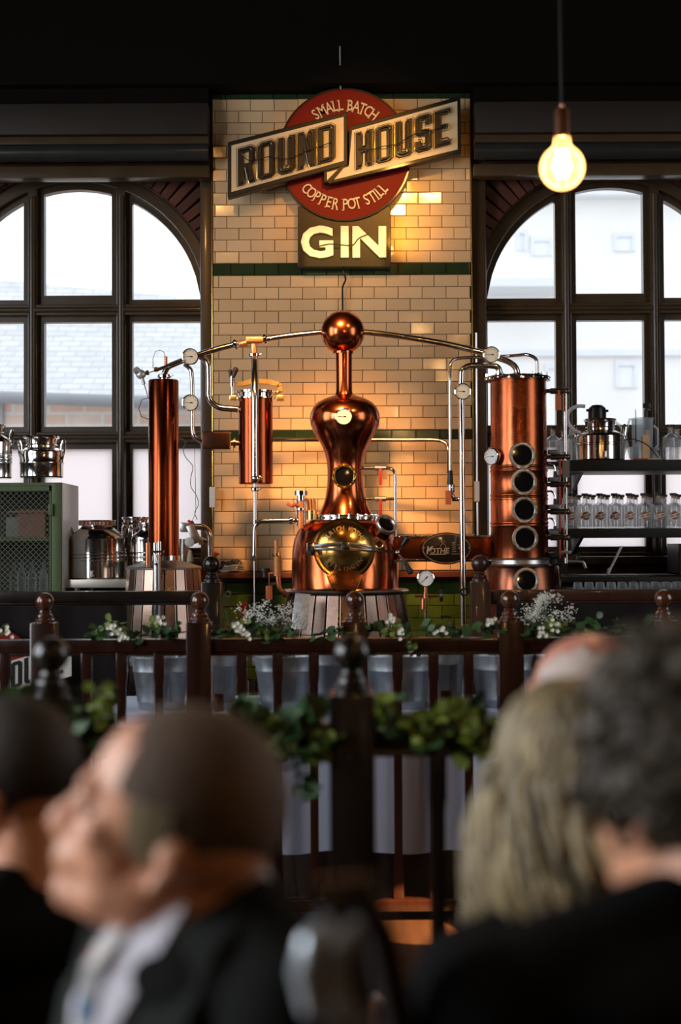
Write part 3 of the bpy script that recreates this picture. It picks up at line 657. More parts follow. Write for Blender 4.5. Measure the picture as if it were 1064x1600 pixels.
m = MB(); m.cyl(W(487, 812, D0-.1), W(487, 798, D0-.1), S(8, D0)); build(m, 'tube_cup', BRASS, st)
# right hand sampling loop on the helmet
lpz = thing('sampling_pipe', 'slim steel sampling pipe with two red lever valves right of the copper helmet', 'pipe', W(617, 838, D0))
pipe('riser', STEEL, lpz, [(562,731.5),(617.5,731.5),(617.5,838)], 2.6, D0, .05)
pipe('branch', STEEL, lpz, [(562,779.5),(617.5,779.5)], 2.4, D0)
for y in (731.5, 779.5):
    m = MB(); m.cyl(W(586, y, D0), W(603, y, D0), S(4, D0)); v = build(m, 'valve', STEELB, lpz)
    m = MB(); m.span(W(592, y+1, D0-.03), W(597, y+26, D0-.04)); build(m, 'lever', RED, v, bev=.003)
m = MB(); m.span(W(598, 735, D0-.01), W(605, 749, D0-.016)); solo(m, 'paper_tag', mat('brown_tag', (.30, .19, .10), .7), 'small brown tag tied to the upper red lever valve', 'tag')
# copper drain pipe at the lower left with amber filter
dr = thing('drain_pipe', 'curved copper drain pipe with an amber glass filter left of the pot', 'pipe', W(434, 920, D0-.1))
pipe('pipe', COPPERT, dr, [(434.5,884),(434.5,905),(436,920),(449,931)], 4.2, D0-.15, .06)
m = MB(); m.cyl(W(433.5, 900, D0-.15), W(433.5, 868, D0-.15), S(6, D0)); build(m, 'filter', AMBER, dr)
m = MB(); m.cyl(W(431.5, 866, D0-.15), W(431.5, 844, D0-.15), S(3.4, D0)); build(m, 'filter_neck', AMBER, dr)
m = MB(); m.cyl(W(433, 869, D0-.15), W(432, 864, D0-.15), S(6.8, D0)); m.box(W(427, 912, D0-.15), (.03, .03, .015)); build(m, 'coupling', BRASS, dr)
m = MB(); m.cyl(W(414, 902, D0-.1), W(414, 893, D0-.1), S(4, D0)); m.cyl(W(414, 893, D0-.1), W(414, 888, D0-.1), S(7.5, D0)); cp = build(m, 'funnel_cup', IRON, dr)
m = MB(); m.tube([W(420, 896, D0-.1), W(428, 895, D0-.12)], .008); m.tube([W(420.5, 896, D0-.12), W(420.5, 915, D0-.12)], .0025, 6); build(m, 'tag_cord', ORANGE, dr)
m = MB(); m.box(W(420.5, 926, D0-.12), (.040, .012, .080)); solo(m, 'orange_tag', ORANGE, 'orange tag hanging on a cord from the copper drain pipe', 'tag', bev=.006)

# ---------------------------------------------------------------- lyne arms
la = thing('lyne_arm', 'steel lyne arm curving down from the copper ball to the slim left column', 'pipe', W(380, 536, D0))
pipe('pipe', STEEL, la, [(504,519),(480,521.5),(455,524),(414,530)], 4.6, D0, .3)
pipe('pipe', STEEL, la, [(372,537),(340,545),(311,554),(280,565.5),(262,573),(256.5,584)], 4.6, D0, .12)
m = MB(); m.tube([W(374, 538, D0), W(410, 531, D0)], S(5.6, D0)); m.tube([W(396, 536, D0), W(397, 552, D0)], S(5, D0)); m.box(W(398, 531, D0-.01), (.10, .05, .028)); build(m, 'tee_valve', mat('copper_tee', (.75, .36, .16), .35, .9, .2, 20), la, bev=.004)
clamp(la, 368, 538.5, D0, 8.5, (1, 0, .25)); clamp(la, 414, 530, D0, 8.5, (1, 0, .2)); clamp(la, 397, 555, D0, 9, (0, 0, 1))
pipe('drop_pipe', STEEL, la, [(398,556,D0),(398,600,D0-.17),(398,744,D0-.17)], 5.5, D0, .2)
gauge(la, 297.5, 557.5, D0-.04, 13, 176)
pipe('probe', STEEL, la, [(285,563),(262,572),(245,578)], 2.6, D0-.02)
m = MB(); m.tube([W(245, 578, D0-.02), W(232, 582.5, D0-.02)], .003); build(m, 'probe_rod', STEEL, la)
m = MB(); m.tube([W(241, 577.5, D0-.02), W(247, 577, D0-.02)], .014); m.tube([W(228, 583, D0-.02), W(233, 582, D0-.02)], .014); build(m, 'probe_nut', BRASS, la)
m = MB(); c = W(220, 585, D0-.02); m.ball(c, (.030, .025, .028)); m.cyl(c+V((-.012, 0, .01)), c+V((-.028, -.02, .028)), .022, .020); m.cyl(c+V((.008, 0, -.02)), c+V((.018, 0, -.058)), .010); build(m, 'sensor_head', mat('white_alloy', (.62, .60, .58), .4, .6, .1, 9), la)
m = MB(); m.cyl(W(259, 572, D0), W(259, 557, D0), S(2.6, D0)); build(m, 'stub', COPPERT, la)
m = MB(); m.tube([W(239, 576, D0-.02), W(239, 560, D0-.02), W(243, 549, D0-.02), W(250, 547, D0-.02), W(256, 550, D0-.02), W(258, 557, D0-.02)], .002, 6)
m.tube([W(225, 600, D0-.02), W(229, 612, D0-.02), W(231, 622, D0-.02), W(222, 624, D0-.02), W(216.5, 638, D0-.02), W(221, 651, D0-.02), W(232, 655, D0-.02)], .003, 6); build(m, 'wire', mat('copper_wire', (.25, .10, .06), .5), la)
la2 = thing('right_lyne_arm', 'dark steel pipe arching from the copper ball down to the wide right column', 'pipe', W(690, 537, D0))
pipe('pipe', STEEL, la2, [(568,519),(600,522),(650,529),(700,538),(745,549),(775,558),(795,565),(806,573),(809.5,588)], 4.8, D0, .25)
gauge(la2, 767.5, 554.5, D0-.06, 13, 176)
clamp(la2, 809.5, 586, D0, 9.5, (0, 0, 1))

# ---------------------------------------------------------------- slim left column
D1 = 8.30
lc = thing('copper_column', 'slim tall plain copper column on a riveted drum at left', 'column', (W(255.5, 900, D1).x, D1, 0))
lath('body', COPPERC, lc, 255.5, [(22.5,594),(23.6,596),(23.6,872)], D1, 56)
m = MB(); c = W(255.5, 595, D1); m.lathe((c.x, D1, c.z), [(0, .0), (S(23, D1), 0), (0, .012)], 40); build(m, 'lid', COPPER, lc)
clamp(lc, 256.5, 588, D1, 10.5, (0, 0, 1))
lath('top_socket', CHROME, lc, 256.5, [(7,588),(7,595)], D1, 24)
lath('base_collar', STEEL, lc, 255.5, [(27,868),(27,879)], D1, 40)
lath('drum_lid', STEELB, lc, 256, [(24,874),(30,877),(57,885),(59,886.5),(58.5,889.5),(54,889.5)], D1, 56)
staves(lc, 256, 889, 57, 92, .06, D1, 22)
m = MB()
for i in range(3): m.box((W(256, 990, D1).x+.28*math.cos(2.1*i+.5), D1+.28*math.sin(2.1*i+.5), .03), (.07, .07, .06))
build(m, 'foot', IRON, lc)
# pair of gauges on its own bent tube
gt = thing('gauge_pipe', 'bent steel tube carrying a round dial beside the slim column', 'pipe', W(300, 630, D1))
pipe('tube', STEEL, gt, [(288,569),(299,577),(300.5,600),(300.5,672),(304,685),(316,691)], 3.4, D1-.03, .09)
gauge(gt, 297.5, 629.5, D1-.07, 13, 176)
m = MB(); m.span(W(316, 676, D1-.05), W(361, 702.5, D1+.08)); jb = thing('condenser_box', 'small dark copper box pipe connector in front of the window post', 'box', W(338, 702, D1))
build(m, 'body', mat('dark_copper_box', (.09, .035, .02), .3, .9, .25, 6), jb, bev=.004)
m = MB(); m.span(W(315, 674, D1-.056), W(362, 677, D1+.086)); m.span(W(315, 702, D1-.056), W(362, 704, D1+.086)); build(m, 'edge_flange', COPPER, jb)
m = MB(); m.cyl(W(361, 692, D1), W(374, 692, D1), S(4.5, D1)); m.cyl(W(365, 692, D1), W(368, 692, D1), S(8, D1)); build(m, 'connector', BRASS, jb)
pipething('overflow_pipe', STEEL, 'thick steel pipe stepping down from the lyne arm into the hanging copper vessel', [(312,556),(326,566),(326.5,600),(326,624),(340,637),(372,639.5)], 5.2, D1+.02, .09)

# ---------------------------------------------------------------- hanging gin basket
gb = thing('copper_vessel', 'short copper cylinder with steel collar and brass hoop hanging before the tiles', 'vessel', W(400, 756, D1))
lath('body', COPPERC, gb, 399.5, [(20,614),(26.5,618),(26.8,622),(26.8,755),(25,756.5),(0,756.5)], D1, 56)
lath('collar', CHROME, gb, 399.5, [(18,611),(31,611.5),(31,614),(28,615.5),(28,621),(31,622),(31,624),(27,624)], D1, 48)
m = MB()
pts = [W(371, 601, D1), W(380, 600, D1), W(398, 595.5, D1), W(420, 597, D1), W(436, 601, D1), W(438, 604, D1), W(438, 612, D1)]
for i in range(len(pts)-1):
    a, b = pts[i], pts[i+1]; t = (b-a).normalized(); nrm = V((-t.z, 0, t.x)); k = S(3.6, D1); e = V((0, .03, 0))
    m.add([a-nrm*k-e, b-nrm*k-e, b+nrm*k-e, a+nrm*k-e, a-nrm*k+e, b-nrm*k+e, b+nrm*k+e, a+nrm*k+e], [(0,1,2,3),(7,6,5,4),(0,4,5,1),(2,6,7,3),(1,5,6,2),(0,3,7,4)])
build(m, 'brass_hoop', BRASSP, gb)
m = MB(); m.box(W(438, 622, D1), (.045, .05, .035)); m.box(W(364, 622, D1), (.042, .05, .03)); m.cyl(W(434, 615, D1), W(434, 611, D1), .02); build(m, 'hoop_lug', BRASSP, gb, bev=.008)
m = MB(); m.cyl(W(363, 620, D1), W(363, 600, D1), .009); m.cyl(W(363, 604, D1), W(363, 588, D1), .018, .014); tb = build(m, 'toggle_bolt', STEEL, gb)
m = MB(); m.caps(W(360, 588, D1), W(360, 580, D1), .008, .012); m.caps(W(365, 588, D1-.01), W(368, 578, D1-.01), .010, .017); build(m, 'toggle_knob', BLACK, tb)
m = MB(); m.ball(W(399, 747.5, D1-.15), S(7, D1)); m.tube([W(399, 749, D1-.15), W(400, 753, D1)], S(5.5, D1)); m.ball(W(406, 746, D1-.13), S(4.5, D1)); build(m, 'elbow', STEEL, gb)
# lower outlet, goose neck
op = thing('spirit_outlet_pipe', 'thin steel outlet pipe with curved spout below the hanging vessel', 'pipe', W(397, 870, D1-.1))
pipe('tube', STEEL, op, [(398.5,756),(398.5,825),(397,868)], 3.0, D1-.08, .05)
clamp(op, 398.5, 764.5, D1-.08, 6.5, (0, 0, 1))
pipe('goose_neck', STEEL, op, [(455,813),(407,814),(398,822),(397,868)], 3.2, D1-.10, .06)
clamp(op, 455, 813, D1-.10, 6.5, (1, 0, 0))
pipe('link', STEEL, op, [(455,813),(466,813)], 3.0, D1-.10)
m = MB(); m.lathe(W(397, 873, D1-.10), [(.012, .03), (.014, 0), (.008, -.012)], 16); build(m, 'nozzle', CHROME, op)
m = MB(); m.tube([W(397, 876, D1-.1), W(397.5, 955, D1-.1)], .003, 6); build(m, 'drip_wire', STEELB, op)

# ---------------------------------------------------------------- long pipe behind the still
lp_ = thing('crossing_pipe', 'thin steel pipe crossing the tiles behind the helmet and dropping to a tagged valve', 'pipe', W(700, 760, 8.75))
pipe('pipe', STEEL, lp_, [(424,687.5,8.6),(560,687.5,8.7),(680,687.5,8.62),(697,690,8.6),(701,706,8.58),(701,738,8.5)], 3, 8.6, .09)
m = MB(); m.cyl(W(703.5, 735, 8.35), W(703.5, 757, 8.35), .014, .019); build(m, 'grip', BLACK, lp_)
m = MB(); m.cyl(W(705, 757, 8.35), W(705, 770, 8.35), .022); m.cyl(W(703, 770, 8.35), W(709, 778, 8.35), .014); m.cyl(W(706, 780, 8.35), W(720, 780, 8.35), .012); build(m, 'valve', STEEL, lp_, bev=.003)
m = MB(); m.box(W(700.5, 777.5, 8.31), (S(9, 8.3), .006, S(22, 8.3))); solo(m, 'orange_tag', ORANGE, 'orange tag on the small valve at the end of the crossing pipe', 'tag', bev=.002)

# ---------------------------------------------------------------- wide right column
D2 = 8.25
rc = thing('copper_column', 'wide right copper column with a vertical row of dark round sight glasses', 'column', (W(812, 900, D2).x, D2, 0))
lath('body', COPPERD, rc, 811, [(43,593),(43.5,596),(43.8,728),(45,729.5),(45,731),(44,732.5),(44,734),(45,735.5),(45,737),(44,738.5),(44,772),(45,773.5),(45,775),(44.1,776.5),(44.1,778),(45.2,779.5),(45.2,781),(44.2,782),(44.3,815),(45.3,816.5),(45.3,818),(44.4,819.5),(44.4,821),(45.3,822.5),(44.4,824),(44.5,872)], D2, 64)
lath('top_flange', STEEL, rc, 808.5, [(0,589),(51,589.5),(52,591),(51,592.5),(46,593),(51,593.5),(51.5,595.5),(44,596)], D2, 56)
m = MB(); c = W(808.5, 590, D2)
for k in range(16):
    a = 2*PI*k/16; m.cyl((c.x+S(48.5, D2)*math.cos(a), D2+S(48.5, D2)*math.sin(a), c.z-.02), (c.x+S(48.5, D2)*math.cos(a), D2+S(48.5, D2)*math.sin(a), c.z+.022), .006, n=8)
build(m, 'flange_bolts', CHROME, rc)
for x, dx in ((781, -.06), (840, .02)): clamp(rc, x, 586.5, D2, 8, (0, 0, 1))
for x, y, r in ((815.5, 711.5, 21), (818, 753, 20.5), (819, 796.5, 20.5), (820, 841, 20.5)): sight(rc, x, y, D2-S(48, D2), r, (.03, -1, 0), 12, .06)
gauge(rc, 770, 713.5, D2-.10, 13.5, 180, DIALW, -.75)
lath('base_collar', STEELB, rc, 813, [(44,871),(47,873),(44,875),(45,881),(47,883),(44,884)], D2, 48)
BASEC = mat('dark_copper_base', (.16, .055, .03), .25, 1, .3, 8, .08)
lath('base', BASEC, rc, 816, [(46,882),(57,884),(59,888),(63,918),(67,990),(70,1080)], D2, 12)
m = MB()
for i in range(3): m.cyl((W(816, 990, D2).x+.24*math.cos(2.1*i+.5), D2+.24*math.sin(2.1*i+.5), 0), (W(816, 990, D2).x+.24*math.cos(2.1*i+.5), D2+.24*math.sin(2.1*i+.5), .76), .03)
build(m, 'leg', IRON, rc)
sight(rc, 822, 907, D2-S(64, D2), 20, (.03, -1, .1), 12, .08)
# valves and stand pipe on the right flank
sp = thing('stand_pipe', 'vertical steel stand pipe with red lever valves on the right flank of the wide column', 'pipe', W(883, 880, D2))
pipe('pipe', STEEL, sp, [(883,611),(883.5,700),(884.5,880)], 3.3, D2, .02)
for i, y in enumerate((611, 714, 757, 799.5, 840)):
    m = MB(); m.cyl(W(852, y, D2), W(884, y, D2), S(3.2, D2)); m.cyl(W(860, y, D2), W(872, y, D2), S(4.6, D2)); m.ball(W(886, y, D2), S(5.6, D2)); m.cyl(W(872, y, D2), W(884, y, D2), S(4.2, D2)); v = build(m, 'valve', mat('bronze_fitting', (.20, .12, .08), .3, .9, .3, 12) if i == 0 else bpy.data.materials['bronze_fitting'], sp)
    if i: m = MB(); m.span(W(873, y+3, D2-.05), W(876.5, y+32, D2-.06)); build(m, 'lever', RED, v, bev=.002)
m = MB(); m.box(W(872.5, 629, D2-.05), (S(9, D2), .006, S(24, D2))); m.box(W(873, 614, D2-.05), (.012, .02, .03)); solo(m, 'orange_tag', ORANGE, 'orange tag below the topmost valve of the right stand pipe', 'tag', bev=.002)
m = MB(); m.box(W(884, 733, D2-.04), (S(11, D2), .012, S(26, D2))); solo(m, 'grey_tag', mat('grey_card', (.16, .12, .09), .7), 'grey-brown card hanging on the right stand pipe under the second valve', 'tag', bev=.002)
for i, y in enumerate((706, 749, 791.5, 832)):
    m = MB(); m.box(W(864, y, D2-.05), (.055, .06, .022), M.Identity(4)); m.box(W(865, y+3, D2-.05), (.07, .05, .006)); build(m, 'terminal_box', mat('grey_terminal', (.16, .155, .15), .45, .4, .2, 20) if i == 0 else bpy.data.materials['grey_terminal'], sp, bev=.003)
    if i < 3:
        m = MB(); m.tube(bend([W(853, y+19, D2-.05), W(862, y+18, D2-.05), W(867, y+24, D2-.05), W(867, y+34, D2-.05)], .02), .006, 8); build(m, 'bent_tube', STEEL, sp)
        m = MB(); m.cyl(W(867, y+30, D2-.05), W(868, y+40, D2-.05), .008, .014); build(m, 'cable_boot', BLACK, sp)
m = MB(); m.box(W(883, 863, D2), (.062, .05, .018)); m.tube(bend([W(884, 868, D2), W(884, 877, D2), W(900, 877, D2), W(912, 878, D2), W(915, 888, D2)], .03), .011, 10); build(m, 'drain_tap', STEELB, sp, bev=.002)
m = MB(); m.cyl(W(902, 874, D2), W(902, 868, D2), .012); m.box(W(902, 867, D2), (.035, .02, .01)); build(m, 'tap_handle', BLACK, sp)
m = MB(); m.ball(W(866, 868, D2-.02), (.05, .05, .022)); m.cyl(W(866, 880, D2-.02), W(866, 868, D2-.02), .02); build(m, 'mushroom_cap', IRON, sp)
# tubes at the left of the column
pipething('return_pipe', STEEL, 'thin steel pipe looping over the wide column lid to a tagged valve', [(840,588,D2),(839,560,D2),(824,553.5,D2),(790,557,8.4),(720,559,8.4),(704,563,8.38),(703,590,8.36),(703.5,736,8.35)], 2.7, D2, .10)
tp = thing('product_pipe', 'thick steel pipe with round dial beside the wide column, running down to the floor', 'pipe', W(722, 985, 8.2))
pipe('pipe', STEEL, tp, [(782,588,D2),(779,573,D2),(766,571,D2),(733,571,D2),(721,577,D2),(720.5,600,D2),(721.5,700,8.2),(724,983,8.2)], 4.8, D2, .10)
gauge(tp, 722.5, 612, D2-.09, 13, 176)
m = MB(); c = W(725, 925, 8.12); m.lathe((0,0,0), [(.014, 0), (.024, 0), (.024, .008), (.014, .008), (.014, 0)], 20, M.Translation(c) @ FRONT); build(m, 'ring', STEEL, tp)
m = MB(); m.box(W(722, 984, 8.2), (.10, .08, .03)); m.box(W(710, 986, 8.2), (.20, .05, .02)); m.cyl(W(724, 986, 8.2), V((W(724, 986, 8.2).x, 8.2, 0)), .02); build(m, 'foot', STEELB, tp)

# ---------------------------------------------------------------- copper beam with oval name plate
D3 = 8.34
m = MB(); m.span(W(606, 840, D3), W(773, 873, D3+.10)); bm_ = thing('copper_beam', 'flat copper beam linking the pot still to the wide right column', 'beam', W(690, 878, D3)); build(m, 'body', COPPERD, bm_, bev=.004)
m = MB(); m.cyl(W(606, 838.5, D3), W(775, 838.5, D3), .008); m.cyl(W(606, 875, D3), W(775, 875, D3), .010); m.ball(W(649, 836, D3), .008); m.ball(W(740, 836, D3), .008); build(m, 'edge_tube', STEEL, bm_)
PLT = mat('dark_oval_plate', (.020, .009, .006), .3, 0, .2, 6, coat=.4); GOLD = mat('dull_gold', (.42, .26, .13), .4, .3, .1, 9)
dp = D3-.03; c = W(697.5, 857, dp)
np_ = thing('name_plate', 'dark oval name plate with gold outline reading KOTHE', 'plaque', W(697.5, 882, dp))
ell = lambda a, b, n=56: [(c.x+S(a, dp)*math.cos(2*PI*i/n), c.z+S(b, dp)*math.sin(2*PI*i/n)) for i in range(n)]
m = MB(); m.plate([ell(39.5, 25)], .025, flat(dp+.012)); build(m, 'plate', PLT, np_, bev=.004)
m = MB(); m.plate([ell(37.6, 23), ell(36.6, 22)], .003, flat(dp-.011)); build(m, 'outline', GOLD, np_)
m = text_mb('K', S(16.5, dp), front(671, 860, dp-.015), .003, .0012, shear=.12); text_mb('OTHE', S(12, dp), front(686, 861, dp-.015) @ M.Diagonal((.96, 1, 1, 1)), .003, .0012, m, .12); m.span(W(671, 865.4, dp-.014), W(697, 866.6, dp-.017))
build(m, 'lettering', mat('pale_gold', (.62, .46, .30), .4, .2, .1, 9), np_, smooth=False)
m = MB(); m.tube([W(x, y, dp-.014) for x, y in ((688,855),(689,851),(692,850),(690,847),(691,845.5),(694,845.5),(695,847),(693,850),(696,852),(697,857),(697.5,862))], .0018, 6); build(m, 'still_emblem', GOLD, np_)
m = MB()
for x, y, w_ in ((707,851.5,5),(716,851.5,7),(707,855,6),(717,855,5),(707,858,5),(716,857,6),(708,861.5,6)): m.box(W(x+2, y, dp-.014), (S(w_, dp), .002, S(1.1, dp)))
m.box(W(714.5, 865.5, dp-.014), (S(18, dp), .002, S(1, dp))); build(m, 'small_print', GOLD, np_)
m = MB()
for x in (662, 733): m.cyl(W(x, 856, dp-.018), W(x, 856, dp), .006)
build(m, 'rivet', GOLD, np_)
# pressure gauge on its stem
D4 = 7.95
pg = thing('pressure_gauge', 'white pressure gauge on a copper stem with black hand wheel', 'gauge', (W(665, 990, D4).x, D4, 0))
gauge(pg, 665, 903.5, D4, 13.5, 225, DIALW, name='gauge_head')
m = MB(); m.cyl(W(665, 950, D4), W(665, 916, D4), S(3, D4)); m.cyl(W(665, 934, D4), W(665, 926, D4), S(4.4, D4)); m.cyl(W(648, 931, D4), W(685, 931, D4), S(2.2, D4)); m.cyl(W(662, 952, D4), W(662, 935, D4), S(5, D4)); build(m, 'valve_body', COPPERT, pg)
m = MB(); m.lathe((0,0,0), [(0, 0), (.03, .002), (.034, .010), (.03, .018), (0, .02)], 20, M.Translation(W(686.5, 931, D4)) @ align((1, 0, 0))); build(m, 'hand_wheel', BLACK, pg)
m = MB(); c = W(665, 950, D4); m.cyl((c.x, D4, 0), (c.x, D4, c.z), S(1.8, D4)); build(m, 'stem', STEEL, pg)
# steel thermometer tube in front of the left drum and its stub
tb = thing('steel_strut', 'brushed steel tube with a clamp standing before the left drum', 'tube', (W(245, 930, 7.75).x, 7.75, 0))
m = MB(); a = W(245, 868, 7.75); m.cyl((W(246.5, 930, 7.75).x, 7.75, 0), a, S(6.2, 7.75)); build(m, 'tube', STEELB, tb)
m = MB(); m.cyl(W(242.5, 871, 7.75), W(242.5, 848, 7.75), S(3.6, 7.75)); m.cyl(W(249, 866, 7.75), W(249, 846, 7.75), S(3.2, 7.75)); m.box(W(246, 862, 7.74), (.07, .05, .012)); m.caps(W(242, 866, 7.70), W(244, 880, 7.70), .006, .012); build(m, 'clamp_head', STEEL, tb)
m = MB(); m.cyl(W(231, 886, 7.98), W(231, 848, 7.98), S(4.2, 7.9)); build(m, 'stub_pipe', COPPERT, lc)

# ---------------------------------------------------------------- pump and valves behind slim column
D5 = 8.75
pv = thing('pump_assembly', 'steel valve assembly with curved pipe right of the slim copper column', 'pump', W(305, 895, D5))
pipe('pipe', STEEL, pv, [(285,823),(318,823),(328,833),(328.5,872)], 5, D5, .07)
pipe('pipe', STEEL, pv, [(312,844),(328,844)], 3.6, D5)
m = MB(); m.box((0, 0, 0), (.05, .06, .12), M.Translation(W(303, 834, D5-.03)) @ M.Rotation(-.45, 4, 'Y')); m.box(W(314, 845, D5), (.03, .04, .05)); m.box(W(288, 824, D5), (.05, .05, .06)); build(m, 'valve_block', STEELB, pv, bev=.01)
m = MB(); m.lathe((0,0,0), [(0, 0), (S(7.5, D5), 0), (S(7.5, D5), .02), (0, .025)], 24, M.Translation(W(296.5, 847, D5-.07)) @ FRONT); build(m, 'hand_wheel', WHITE, pv)
m = MB()
for k in range(8): m.cyl(W(287, 850+k*4.2, D5), W(287, 852.6+k*4.2, D5), S(9, D5))
m.cyl(W(287, 890, D5), W(287, 842, D5), S(7, D5)); build(m, 'pump_body', STEELB, pv)
m = MB(); m.ball(W(299, 818, D5-.03), .018); m.caps(W(295, 814, D5-.03), W(300, 820, D5-.03), .008, .011); build(m, 'red_knob', RED, pv)
m = MB(); m.ball(W(337, 866, D5-.1), .014); m.cyl(W(335, 866, D5-.1), W(343, 865.5, D5-.1), .006); build(m, 'red_button', RED, pv)
m = MB(); m.caps(W(297, 862, D5-.06), W(297, 876, D5-.06), .012, .022); build(m, 'spoon_handle', mat('cream_plastic', (.72, .62, .45), .5), pv)
m = MB(); m.tube(bend([W(x, y, D5) for x, y in ((280,684),(292,690),(285,702),(290,716),(303,728),(298,745),(297,760),(308,775),(311,790),(303,800),(308,812))], .03), .0025, 6)
m.tube(bend([W(x, y, D5) for x, y in ((304,700),(305,740),(306,800),(300,815))], .02), .0018, 6); solo(m, 'loose_wire', mat('grey_wire', (.12, .11, .11), .5), 'thin grey wire dangling in front of the lower left window', 'wire')
# ================================================================ LEDGE THINGS, CABINET, CHURNS
m = MB()
for k in range(3):
    rx, ry = .075-.008*k, .05; c = W(363+k, 892-k*2.2, 9.03); c.y = 9.05; m.tube([c+V((rx*math.cos(t*.35)+random.uniform(-.003, .003), ry*.45*math.sin(t*.35), .006*k+.004*math.sin(t))) for t in range(19)], .0065, 8)
m.tube([W(368, 890, 9.0), W(375, 879, 9.0), W(378, 878, 9.0), W(379, 886, 9.0)], .006, 8)
solo(m, 'rope_coil', ROPE, 'coil of white rope lying on the wooden wall ledge', 'rope')
m = MB(); c = W(356, 882, 9.06)
for k in range(10): m.ball(c+V((random.uniform(-.05, .06), random.uniform(-.01, .03), random.uniform(-.015, .012))), (random.uniform(.02, .035), .025, random.uniform(.012, .022)), 10, M.Rotation(random.random()*3, 4, 'Y'))
solo(m, 'dark_cloth', mat('crumpled_dark_cloth', (.05, .05, .055), .9, bump=.4), 'crumpled dark cloth lying behind the white rope on the ledge', 'cloth')
m = MB(); m.box(W(332, 777, 9.05), (.036, .05, .13)); solo(m, 'wall_socket', WHITE, 'small white switch box on the left edge of the tiled pier', 'switch box', bev=.005)
m = MB(); m.box(W(745, 768, 9.05), (.03, .05, .13)); solo(m, 'wall_socket', WHITE, 'small white switch box on the right edge of the tiled pier', 'switch box', bev=.005)
m = MB(); m.tube([W(745, 752, 9.06), W(744.5, 600, 9.06), W(744, 520, 9.06)], .006, 8); m.tube([W(745.5, 785, 9.06), W(746, 838, 9.06)], .006, 8); solo(m, 'wall_conduit', STEELB, 'thin grey conduit above and below the right switch box', 'conduit')

def churn(px, y_base, half, y_sh, neck, y_neck, y_lid, d, label, name='milk_churn', handles=True, lidw=None, ribs=(), grp=None, mt=None, tap=False):
    mt = mt or CHROMEC
    b = W(px, y_base, d); root = thing(name, label, 'churn', b, grp); h = S(half, d); nk = S(neck, d); Z = lambda y: W(px, y, d).z-b.z
    pr = [(0, 0), (h*.94, 0), (h, .008)]
    for y in ribs: z = Z(y); pr += [(h, z-.008), (h*1.02, z-.004), (h*1.02, z+.004), (h, z+.008)]
    zs = Z(y_sh); zn = Z(y_neck)
    pr += [(h, zs-.012), (h*1.005, zs-.008), (h*.97, zs+.004), (h*.90, zs+(zn-zs)*.35), (nk*1.12, zs+(zn-zs)*.85), (nk, zn)]
    m = MB(); m.lathe(b, pr, 48); build(m, 'body', mt, root)
    lw = S(lidw, d) if lidw else nk*1.12; zl = Z(y_lid)
    m = MB(); m.lathe(b, [(nk*.98, zn-.005), (nk*.98, zn+.2*(zl-zn)), (nk*1.03, zn+.25*(zl-zn)), (nk*.98, zn+.3*(zl-zn)), (nk*1.0, zn+.6*(zl-zn)), (nk*1.03, zl-.016), (lw, zl-.012), (lw*1.02, zl-.006), (lw, zl), (nk*.9, zl+.001), (0, zl-.002)], 48); build(m, 'lid', mt, root)
    if handles:
        for s in (-1, 1):
            m = MB(); x = h*1.0; m.tube(bend([b+V((s*x*.97, 0, zs-.05)), b+V((s*x*1.06, 0, zs+.0)), b+V((s*x*1.10, 0, zs+.055)), b+V((s*x*1.02, 0, zs+.072)), b+V((s*x*.92, 0, zs+.045)), b+V((s*x*.90, 0, zs+.01))], .02), .006, 10); build(m, 'handle', CHROME, root)
    if tap:
        m = MB(); m.cyl(b+V((0, -h-.03, .035)), b+V((0, -h*.98, .035)), .012); m.cyl(b+V((0, -h-.03, .015)), b+V((0, -h-.03, .05)), .009); build(m, 'tap', BLACK if tap == 2 else CHROME, root)
    return root
CHROMEC = mat('churn_steel', (.66, .62, .58), .14, 1, .14, 4, .05, .03, 12, stretch=(2, 2, .3))
D6 = 8.55
churn(65, 747, 33.5, 706, 24, 700, 682, D6, 'stainless milk churn with two handles standing on the green cabinet, fully in view', lidw=27.5, ribs=(724,), tap=2)
churn(-11, 748, 29, 690, 17, 680, 664, D6-.02, 'stainless milk churn cut off by the left picture edge, on the green cabinet', ribs=(712, 718, 724), tap=True)
# cabinet
z1 = W(60, 754, D6-.22).z; x1 = W(96, 840, D6-.22).x; x0 = -2.62
cb = thing('wire_cabinet', 'green steel cabinet with wire mesh doors under two churns', 'cabinet', ((x0+x1)/2, D6, 0))
y0, y1 = D6-.22, D6+.30
m = MB(); m.span((x0+.02, y1-.04, .06), (x1-.02, y1-.02, z1-.02)); build(m, 'interior_shade_sheet', SHELFM, cb)  # black sheet added to give the cabinet interior its shade
m = MB(); m.span((x0, y1-.02, .05), (x1, y1, z1)); m.span((x0, y0, .05), (x0+.02, y1, z1)); m.span((x0, y0, z1-.018), (x1, y1, z1)); m.span((x0, y0, .05), (x1, y1, .09)); build(m, 'body', CABG, cb)
m = MB(); m.span((x1-.008, y0+.01, .05), (x1+.004, y1, z1-.002)); build(m, 'side_panel', CABS, cb)
m = MB(); m.span((x1-.055, y0-.012, .05), (x1, y0+.02, z1)); build(m, 'post', CABG, cb, bev=.004)
for x in (x0+.04, x1-.06):
    for y in (y0+.03, y1-.04):
        m = MB(); m.box((x, y, .025), (.04, .04, .05)); build(m, 'foot', IRON, cb)
zsh = W(60, 842, y0).z
m = MB(); m.span((x0+.02, y0+.03, zsh-.012), (x1-.02, y1-.02, zsh+.012)); build(m, 'shelf', CABG, cb)
m = MB(); m.span((x0+.02, y0+.03, zsh-.36), (x1-.02, y1-.02, zsh-.34)); build(m, 'shelf', CABG, cb)
xd0, xd1 = x0+.02, x1-.058
dr_ = MB(); 
